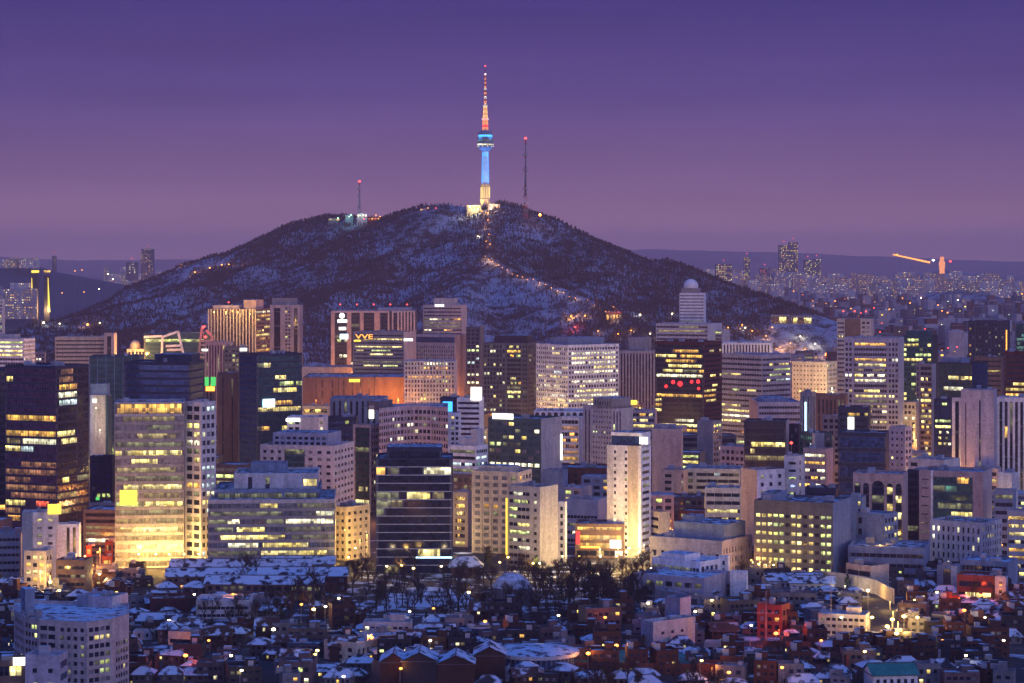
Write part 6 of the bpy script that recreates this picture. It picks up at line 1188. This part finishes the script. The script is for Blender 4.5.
for (wall, w, d, h, rk, lit, pent, ln) in (('hbrick', 12, 10, 9.5, 'roof_snow', .15, True, 'brick'), ('hred', 10, 11, 9, 'roof', .12, True, 'red brick'), ('hpale', 11, 9, 7.5, 'roof_snow', .15, False, 'pale'), ('hdark', 14, 11, 9, 'roof', .2, True, 'brown'), ('hgrey', 9, 9, 6.4, 'roof_snow', .2, False, 'grey'),
                                     ('hpink', 13, 10, 8, 'roof_snow', .18, True, 'pinkish'), ('hdark', 10, 9, 6.2, 'roof_snow', .1, False, 'dark'), ('hpale', 8, 8, 6.2, 'roof_snow', .15, True, 'white'), ('hblue', 15, 11, 7, 'roof_snow', .2, False, 'bluish'),
                                     ('lgrey', 22, 12, 9, 'roof_snow', .2, True, 'long light grey'), ('hpale', 26, 11, 6.5, 'roof', .2, False, 'long low pale'), ('hred', 17, 13, 12, 'roof', .2, True, 'big red brick'), ('hcream', 18, 12, 10, 'roof_snow', .2, True, 'big cream')):
    proto_house(lambda: villa(wall, w, d, h, rk, lit, pent), 'villa', 'house', ln, 'flat snowy roof' if 'snow' in rk else 'flat grey roof')
park = lambda px, py: (298 < px < 655 and 568 < py < 616) or (372 < px < 650 and py < 622) or (200 < px < 345 and 618 < py < 640)
D = 822.0; nh = 0; used = {}
SIZE = [(q[1][0],) for q in HP]
def size_of(q):
    w_ = [o for o in q[1] if o.name.startswith('wall')][0]; vs = np.array([v.co[:] for v in w_.data.vertices]); return vs[:, 0].min(), vs[:, 0].max(), vs[:, 1].min(), vs[:, 1].max(), vs[:, 2].max()
SZ = [size_of(q) for q in HP]
while D < 1190:
    px = -12.0 + R.uniform(0, 12)
    while px < 1032:
        py = HZ + ZC * F / D
        side = px > 560
        k = R.choice((0, 1, 2, 3, 4, 5, 6, 9, 11, 12, 7, 4, 14, 15, 17, 13, 10, 8)) if px < 700 else R.choice((5, 6, 7, 8, 9, 10, 11, 12, 13, 5, 0, 3, 4, 1, 16, 16, 14, 15, 17, 6, 8))
        if D > 1080: k = R.choice((7, 9, 10, 8, 13, 11))
        x0, x1, y0, y1, h = SZ[k]; w, d = x1 - x0, y1 - y0; x = wx(px, D); yaw = R.choice((0, 0, .1, -.12, -.3, .25)) + R.uniform(-.05, .05)
        pa, pb = (x - w * .6) / D * F + 512, (x + w * .6) / D * F + 512; pt = HZ + (ZC - h) * F / D
        if any(pa < n1 - 2 and pb > n0 + 2 and D < n4 and pt < min(n3, 690) - 3 for n0, n1, n2, n3, n4 in NB):
            px += 3; continue
        if (80 < px < 114 and D > 1035) or (872 < px < 926 and 596 < py < 645): px += 4; continue
        if not park(px, py) and clear(x, D + d / 2, w * .82, d * .82, .4) and road_clear(x, D + d / 2, w * .9) and shown(x, D, w, h) > .15:
            q = HP[k]; sxx = R.uniform(.70, .95); c = copy_tree(q[0], q[6], None, .13); c.location = (x - w / 2 if q[2] == 'hanok' else x, D, 0); c.rotation_euler[2] = yaw; c.scale = (sxx, R.uniform(.75, .92), R.uniform(.68, 1.08))
            kind = 'tiled' if q[2] == 'hanok' else 'flat'
            lb = f"{q[4]} house with {q[5]} near the {near_ref(x, D, NREF)}"
            c['label'] = lb; c['category'] = 'house'; c['group'] = 'houses of the old low district'; take(x, D + d / 2, w * .82, d * .82); nh += 1
        px += (w * .84 + R.uniform(.4, 2.5)) * F / D * .98
    D += R.uniform(6.2, 8.6)
for q in HP:
    for o in q[1]: bpy.data.objects.remove(o, do_unlink=True)

# ------------------------------------------------------------------ trees
def bare_tree(h, seed, spread=.7):
    r = random.Random(seed); t = MB(); cr = MB()
    def limb(p, d, L, w, lv):
        q = p + d * L; (t if lv < 2 else cr).beam(p, q, w, 'bark' if lv < 2 else 'twig', 4 if lv < 2 else 3, w * .6)
        if lv >= 4: return
        for k in range((5, 4, 4, 4)[lv]):
            a = r.uniform(0, 6.28); e = Vector((math.cos(a), math.sin(a), r.uniform(.2, 1.1))).normalized(); nd = (d * .8 + e * spread * 1.3).normalized()
            limb(p + d * L * r.uniform(.55, 1), nd, L * r.uniform(.5, .75), w * .55, lv + 1)
    limb(Vector((0, 0, -.3)), Vector((r.uniform(-.05, .05), r.uniform(-.05, .05), 1)).normalized(), h * .38, h * .022, 0)
    return t, cr
TP = []
for k, h in enumerate((11, 13, 9, 14)):
    t, cr = bare_tree(h, 40 + k); root = thing('bare_tree', 'x', 'tree', (0, 0, 0)); a = t.build('trunk', root); c = cr.build('crown', root); TP.append((root, [root, a, c], 'bare'))
def pine(h, seed):
    r = random.Random(seed); t = MB(); t.beam((0, 0, -.3), (0, 0, h * .9), h * .02, 'bark', 6, .05); cr = MB()
    for k in range(150):
        f = r.random() ** .8; z = h * (.18 + .8 * f); R0 = h * .24 * (1 - f) + .25; a = r.uniform(0, 6.28); q = R0 * r.uniform(.35, 1.0); c = Vector((q * math.cos(a), q * math.sin(a), z - q * .35)); s = r.uniform(.4, .95)
        vs = [c + Vector((r.uniform(-s, s), r.uniform(-s, s), r.uniform(-.3, .3))) for _ in range(3)] + [c + Vector((0, 0, s * .6))]
        cr.poly([vs[0], vs[1], vs[3]], 'pine'); cr.poly([vs[1], vs[2], vs[3]], 'pine'); cr.poly([vs[2], vs[0], vs[3]], 'pine')
    root = thing('pine_tree', 'x', 'tree', (0, 0, 0)); TP.append((root, [root, t.build('trunk', root), cr.build('crown', root)], 'pine'))
pine(12, 3); pine(9, 5)
tkm = [kidmap(n) for _, n, _ in TP]; nt = 0
def put_tree(px, py, sc_=1.0, pine_p=.12, place='in the dark park'):
    global nt
    k = R.choice((4, 5)) if R.random() < pine_p else R.randrange(4); p = gp(px, py)
    if not clear(p.x, p.y, 2, 2, 0): return
    c = copy_tree(TP[k][0], tkm[k]); c.location = (p.x, p.y, 0); c.rotation_euler[2] = R.uniform(0, 6.28); s = sc_ * R.uniform(.75, 1.2); c.scale = (s, s, s)
    c['label'] = ('dark evergreen' if k > 3 else 'bare leafless') + ' winter tree ' + place; c['category'] = 'tree'; c['group'] = ('evergreens ' if k > 3 else 'leafless trees ') + place; nt += 1
for k in range(262): put_tree(R.uniform(240, 655), 570 + 52 * R.random(), 1.1, .03)
for k in range(70): put_tree(R.uniform(535, 655), R.uniform(578, 612), 1.2, .05, 'in the dense grove by the shopping block')
for k in range(36): put_tree(R.uniform(150, 345), R.uniform(618, 645), .95, .1, 'along the snowy lawn')
for k in range(16): put_tree(R.uniform(735, 850), R.uniform(575, 592), 1.0, .3, 'before the slate office')
for k in range(22): put_tree(R.uniform(575, 735), R.uniform(688, 700), 1.0, 0, 'before the red brick school')
for k in range(20): put_tree(R.uniform(930, 1024), R.uniform(600, 640), .8, .4, 'by the red lit hall')
for k in range(12): put_tree(R.uniform(480, 560), R.uniform(655, 682), .9, .6, 'beside the round hall')
for k in range(30): put_tree(R.uniform(0, 1024), R.uniform(610, 683), .6, .4, 'squeezed between the low houses')
for r0, new, _ in TP:
    for o in new: bpy.data.objects.remove(o, do_unlink=True)

# ------------------------------------------------------------------ street lamps of the near district
LC = {'w': (1, .74, .38), 'o': (1, .34, .06), 'y': (1, .60, .14), 'r': (1, .10, .02)}
def lamp_proto(c):
    root = thing('street_lamp', 'x', 'street lamp', (0, 0, 0)); m = MB(); m.beam((0, 0, -.2), (0, 0, 7.4), .11, 'metal', 6, .07); m.beam((0, 0, 7.4), (0, -1.2, 7.9), .06, 'metal'); m.lathe([(.25, 0), (.2, .6)], 'metal', 8)
    a = m.build('post', root); m = MB(); m.lathe([(0, 7.3), (.62, 7.6), (.7, 7.95), (.4, 8.2), (0, 8.25)], 'lamp_' + (c if c in 'wyo' else 'o'), 10, (0, -1.25)); h = m.build('lamp_head', root); return root, [root, a, h]
LP = {c: lamp_proto(c) for c in 'wyor'}
lamps = [(272, 629, 'w', 6), (339, 598, 'w', 3), (301, 604, 'o', 3), (315, 609, 'y', 6), (413, 568, 'y', 3), (469, 592, 'y', 4), (484, 621, 'o', 4), (527, 631, 'o', 5), (588, 653, 'o', 8), (232, 594, 'o', 3), (195, 594, 'w', 1), (590, 572, 'y', 3), (652, 568, 'w', 2), (317, 650, 'y', 3),
         (426, 664, 'w', 2), (437, 661, 'w', 1), (372, 637, 'o', 6), (868, 590, 'w', 4), (904, 616, 'y', 7), (892, 619, 'y', 6), (918, 617, 'y', 4), (957, 600, 'r', 9), (750, 625, 'w', 1), (766, 655, 'w', 2), (783, 667, 'o', 3), (325, 606, 'w', 2), (391, 617, 'w', 1), (410, 611, 'w', 1), (435, 608, 'o', 1),
         (185, 655, 'r', 9), (776, 633, 'r', 14), (870, 617, 'y', 4), (916, 600, 'y', 5), (935, 592, 'y', 3), (895, 633, 'y', 8), (888, 626, 'y', 8), (980, 595, 'r', 10), (965, 610, 'r', 6), (985, 617, 'w', 2), (842, 617, 'w', 1), (865, 651, 'y', 2), (710, 600, 'y', 2), (695, 611, 'w', 2), (665, 607, 'o', 3), (648, 603, 'w', 2),
         (617, 645, 'o', 6), (604, 617, 'r', 3), (120, 590, 'w', 1), (80, 612, 'y', 1), (8, 606, 'y', 1), (170, 620, 'w', 1), (230, 655, 'w', 1), (150, 650, 'w', 1), (430, 640, 'w', 1), (460, 655, 'o', 2), (400, 668, 'o', 2), (345, 676, 'w', 1), (540, 645, 'w', 1), (560, 615, 'w', 1), (1003, 640, 'w', 1), (965, 655, 'w', 1),
         (940, 640, 'o', 1), (820, 640, 'o', 1), (727, 672, 'o', 4), (700, 660, 'y', 1), (640, 690, 'o', 8), (670, 690, 'o', 7), (610, 690, 'o', 5), (795, 684, 'w', 1), (240, 670, 'w', 1), (210, 640, 'o', 1), (60, 590, 'y', 3), (45, 576, 'y', 8), (52, 582, 'y', 4)]
city = [(86, 556, 'o', 22), (90, 545, 'o', 20), (97, 552, 'r', 24), (101, 540, 'o', 18), (108, 556, 'o', 14), (94, 565, 'o', 14), (99, 574, 'y', 9), (103, 530, 'r', 14), (125, 566, 'y', 18), (140, 568, 'y', 24), (155, 567, 'y', 24), (170, 566, 'y', 24), (185, 565, 'y', 20), (200, 563, 'y', 16), (215, 561, 'y', 12), (240, 560, 'y', 8),
        (270, 560, 'y', 8), (300, 560, 'y', 8), (330, 560, 'y', 9), (349, 557, 'y', 14), (356, 548, 'y', 22), (364, 545, 'y', 18), (370, 540, 'w', 8), (388, 566, 'w', 3), (402, 565, 'y', 5), (440, 566, 'w', 4), (458, 520, 'y', 6), (480, 560, 'y', 8), (500, 562, 'y', 5), (507, 557, 'y', 14), (532, 563, 'y', 14), (540, 563, 'w', 8),
        (562, 556, 'y', 10), (580, 556, 'y', 10), (600, 556, 'w', 22), (615, 556, 'y', 26), (625, 552, 'y', 30), (631, 548, 'y', 28), (637, 552, 'y', 20), (645, 550, 'o', 10), (652, 540, 'y', 12), (672, 530, 'o', 12), (760, 564, 'y', 8), (775, 565, 'y', 8), (750, 560, 'o', 4), (800, 566, 'y', 3), (915, 448, 'y', 60), (912, 456, 'y', 40), (920, 455, 'y', 30), (908, 430, 'o', 30),
        (837, 392, 'w', 90), (820, 397, 'y', 40), (800, 397, 'y', 40), (640, 425, 'y', 30), (655, 440, 'o', 18), (620, 455, 'w', 10), (470, 440, 'o', 5), (905, 550, 'y', 4), (1000, 545, 'o', 6), (885, 545, 'y', 4), (340, 385, 'o', 30), (360, 398, 'o', 60), (395, 400, 'o', 150), (385, 402, 'o', 120), (370, 402, 'o', 70), (320, 402, 'o', 50), (310, 405, 'o', 50), (345, 402, 'o', 50),
        (440, 398, 'o', 14), (218, 470, 'o', 30), (226, 474, 'o', 30), (250, 450, 'o', 14), (100, 470, 'o', 8), (690, 345, 'w', 10), (703, 350, 'w', 20), (745, 330, 'w', 30), (752, 333, 'y', 30), (728, 330, 'o', 20), (742, 327, 'o', 20), (772, 330, 'o', 15), (766, 338, 'y', 30), (790, 345, 'y', 60), (805, 352, 'y', 60), (825, 358, 'y', 60), (780, 350, 'y', 60), (815, 346, 'w', 50), (800, 340, 'w', 40), (650, 337, 'w', 25), (631, 333, 'y', 20), (618, 337, 'o', 15), (598, 336, 'o', 10), (300, 372, 'o', 20), (296, 356, 'o', 10), (285, 350, 'o', 8)]
for k in range(140):  # extra lamps added at random in the gaps for warm street glow
    D_ = 1200 * (2700 / 1200) ** R.random(); px_ = R.uniform(60, 1015); city.append((px_, HZ + (ZC - 7.8) * F / D_, R.choice('oooyyw'), R.uniform(14, 44) * (D_ / 1300) ** 1.5))
lkm = {c: kidmap(LP[c][1]) for c in LP}
for i, (px, py, c, pw) in enumerate(lamps + city):
    D = gd(py, 7.8)
    if py < 362: spot_lamp(px, py, 'o' if c in 'yo' else 'w', pw * 170.0, ('yellow' if c == 'y' else 'orange' if c == 'o' else 'white') + ' lamp at the foot of the mountain near the ' + near_ref(wx(px, 3000), 3000, REFS), s=.55, grp='lamps along the mountain foot'); continue
    if i >= len(lamps) and not clear(wx(px, D), D, 1, 1, 0): continue
    if 120 < px < 215 and 560 < py < 570: D = 1140
    if 235 < px < 335 and 555 < py < 565: D = 1122
    z = 0.0
    if D > 3000: z = max(0.0, hz(wx(px, D), D))
    o = copy_tree(LP[c][0], lkm[c]); o.location = (wx(px, D), D, z); o.rotation_euler[2] = R.uniform(-.6, .6); s = max(1.0, D / 1400) if i >= len(lamps) else 1.0; o.scale = (s, s, s)
    for ch in o.children:
        if ch.name.startswith('lamp_head'): q = min(1.25, .75 + pw / 14) if i < len(lamps) else .8; ch.scale = (q, q, q); ch.location = (0, 1.25 * (q - 1), -7.8 * (q - 1))
    nm_ = {'w': 'white', 'y': 'yellow', 'o': 'orange', 'r': 'red glowing'}[c]
    o['label'] = f"{nm_} street lamp near the {near_ref(wx(px, D), D, NREF if i < len(lamps) else REFS)}"; o['category'] = 'street lamp'; o['group'] = 'street lamps lighting the streets'
    light(o, (0, -1.6 / s, 8.6 / s if s > 1 else 8.6), pw * ((520.0 if pw >= 4 else 300.0) if c != 'w' else 200.0) * (1.0 if i < len(lamps) else 1.15), LC[c], .5)
for c in LP:
    for o in LP[c][1]: bpy.data.objects.remove(o, do_unlink=True)
# ------------------------------------------------------------------ white slanted frames of the teal office
D = 2296.0; s = D / F
def frame_beams(label, segs, w, key, D, name='frame_structure'):
    x0 = wx(sum(q[0] for q in segs) / len(segs), D); r_ = thing(name, label, 'frame', (x0, D, 0))
    for a, c, e, f in segs:
        m = MB(); m.beam((wx(a, D) - x0, 0, wz(c, D)), (wx(e, D) - x0, 0, wz(f, D)), w, key, 4); m.build('beam', r_)
    return r_
frame_beams('white slanted portal frame of beams before the teal office', [(161.5, 362, 162.5, 337), (162.5, 337, 178, 331.5), (178, 331.5, 184.5, 358), (144, 337, 162, 336), (166, 346, 181, 345.5), (167, 350, 182, 349.5), (173, 354, 183, 354)], 1.5, 'white', D)
frame_beams('tapering white ladder frame with red top light', [(197.5, 362, 202, 327), (202, 327, 206, 326), (206, 330, 212, 336), (212, 336, 212, 364), (201, 341, 211, 341), (200.5, 345, 211.5, 345), (200, 349, 211.5, 349), (199.5, 353, 212, 353), (199, 357, 212, 357)], 1.4, 'rose', D - 4)
for px, py in ((203.5, 327), (205.5, 337)): spot_lamp(px, py, 'r', 2500, 'red light on the tapering white ladder frame', D=D - 10, s=1.2, grp='red lights on the ladder frame')
# fill lights on poles, added to brighten facades and street gaps
FACADE_FILL = [(214, 312, 2335, 'y', 16000), (226, 312, 2335, 'y', 13000), (238, 312, 2335, 'y', 11000), (250, 314, 2335, 'y', 9000), (263, 330, 2325, 'y', 9000), (398, 399, 2062, 'o', 42000), (384, 401, 2062, 'o', 30000), (368, 402, 2062, 'o', 9000), (345, 402, 2060, 'o', 5000), (316, 400, 2060, 'o', 7000), (352, 372, 2235, 'o', 12000),
      (832, 388, 1925, 'w', 26000), (800, 391, 1925, 'y', 12000), (816, 391, 1925, 'y', 12000), (135, 352, 2285, 'y', 30000), (143, 356, 2280, 'o', 26000), (100, 430, 1485, 'w', 5000), (96, 408, 1488, 'w', 2500), (916, 440, 1600, 'y', 24000), (914, 425, 1602, 'y', 14000), (920, 452, 1590, 'o', 24000),
      (628, 548, 1172, 'y', 4500), (618, 549, 1174, 'y', 4500), (644, 545, 1178, 'w', 6000), (360, 540, 1160, 'y', 7000), (367, 535, 1165, 'y', 6000), (600, 549, 1165, 'w', 5000), (125, 563, 1140, 'o', 3000), (145, 563, 1141, 'y', 3600), (168, 563, 1141, 'o', 3000), (205, 558, 1140, 'y', 3000),
      (92, 558, 1110, 'o', 12000), (100, 548, 1150, 'o', 14000), (97, 566, 1085, 'o', 8000), (40, 574, 1030, 'y', 5000), (50, 576, 1040, 'y', 5000), (640, 408, 1690, 'y', 9000), (880, 545, 1120, 'y', 1500), (345, 530, 1160, 'y', 3500), (450, 395, 2035, 'o', 4000), (412, 396, 2040, 'o', 7000), (760, 562, 1090, 'y', 2500), (770, 562, 1092, 'y', 2500),
      (779, 630, 919, 'r', 4200), (771, 636, 919, 'r', 2200), (984, 597, 1022, 'o', 4500), (968, 595, 1024, 'r', 2200), (182, 650, 907, 'o', 2600), (898, 622, 935, 'y', 14000), (888, 628, 928, 'y', 14000), (905, 632, 915, 'y', 9000), (893, 612, 960, 'y', 8000), (890, 602, 1010, 'y', 5000), (868, 592, 1045, 'y', 3500), (845, 586, 1060, 'w', 2500), (712, 668, 835, 'o', 1500), (755, 500, 1170, 'r', 900), (775, 500, 1165, 'c', 2500)]
for px, py, D, c, pw in FACADE_FILL:
    o = spot_lamp(px, py, {'y': 'y', 'o': 'o', 'r': 'o', 'w': 'w', 'c': 'c'}[c], 0, {'y': 'yellow', 'o': 'orange', 'r': 'red', 'w': 'white', 'c': 'cool white'}[c] + ' fill light on an added pole before the ' + near_ref(wx(px, D), D + 15, REFS), D=D, s=.34, grp='added lights before facades')
    light(o, (0, -2.5, 1), pw, {'y': (1, .55, .13), 'o': (1, .32, .05), 'r': (1, .07, .02), 'w': (1, .85, .6), 'c': (.4, .5, 1)}[c], 1.0)
for (xl, xr, yt, D, lb, cols) in ((86, 92, 545, 1160, 'narrow shop glowing orange on the lit street', 'oo'), (105, 113, 541, 1175, 'shop with amber windows on the lit street corner', 'oy'), (102, 112, 556, 1120, 'low market front glowing orange under the golden tower', 'oo')):
    bld(lb, 'shop building', xl, xr - .2, xr, yt, D, 'redbrick', RB(1, cols=cols, fh=3.6, wh=.65, mul=2), NO(), dp=8, limit=12, tanks=1, name='shop')
# ------------------------------------------------------------------ air
hb = MB(); hb.box(-20000, 20000, -700, 40000, -3, 500, 'dgrey')
me = hb.mesh('haze'); me.materials.clear()
hm = bpy.data.materials.new('haze'); hm.use_nodes = True; n, l = hm.node_tree.nodes, hm.node_tree.links; n.clear()
ho = n.new('ShaderNodeOutputMaterial'); pv = n.new('ShaderNodeVolumePrincipled'); l.new(pv.outputs[0], ho.inputs['Volume'])
pv.inputs['Color'].default_value = (1.0, .65, .66, 1); pv.inputs['Density'].default_value = 4.8e-5; pv.inputs['Anisotropy'].default_value = -.25
hm.cycles.homogeneous_volume = True
me.materials.append(hm)
link('haze', me, kind='stuff', label='thin purple evening haze over the whole city', cat='haze')
sc.cycles.use_denoising = True
sc.cycles.max_bounces = 5; sc.cycles.diffuse_bounces = 2; sc.cycles.glossy_bounces = 2; sc.cycles.volume_bounces = 1; sc.cycles.transmission_bounces = 1; sc.cycles.transparent_max_bounces = 4
sc.cycles.sample_clamp_indirect = 4.0
sc.cycles.use_light_tree = True
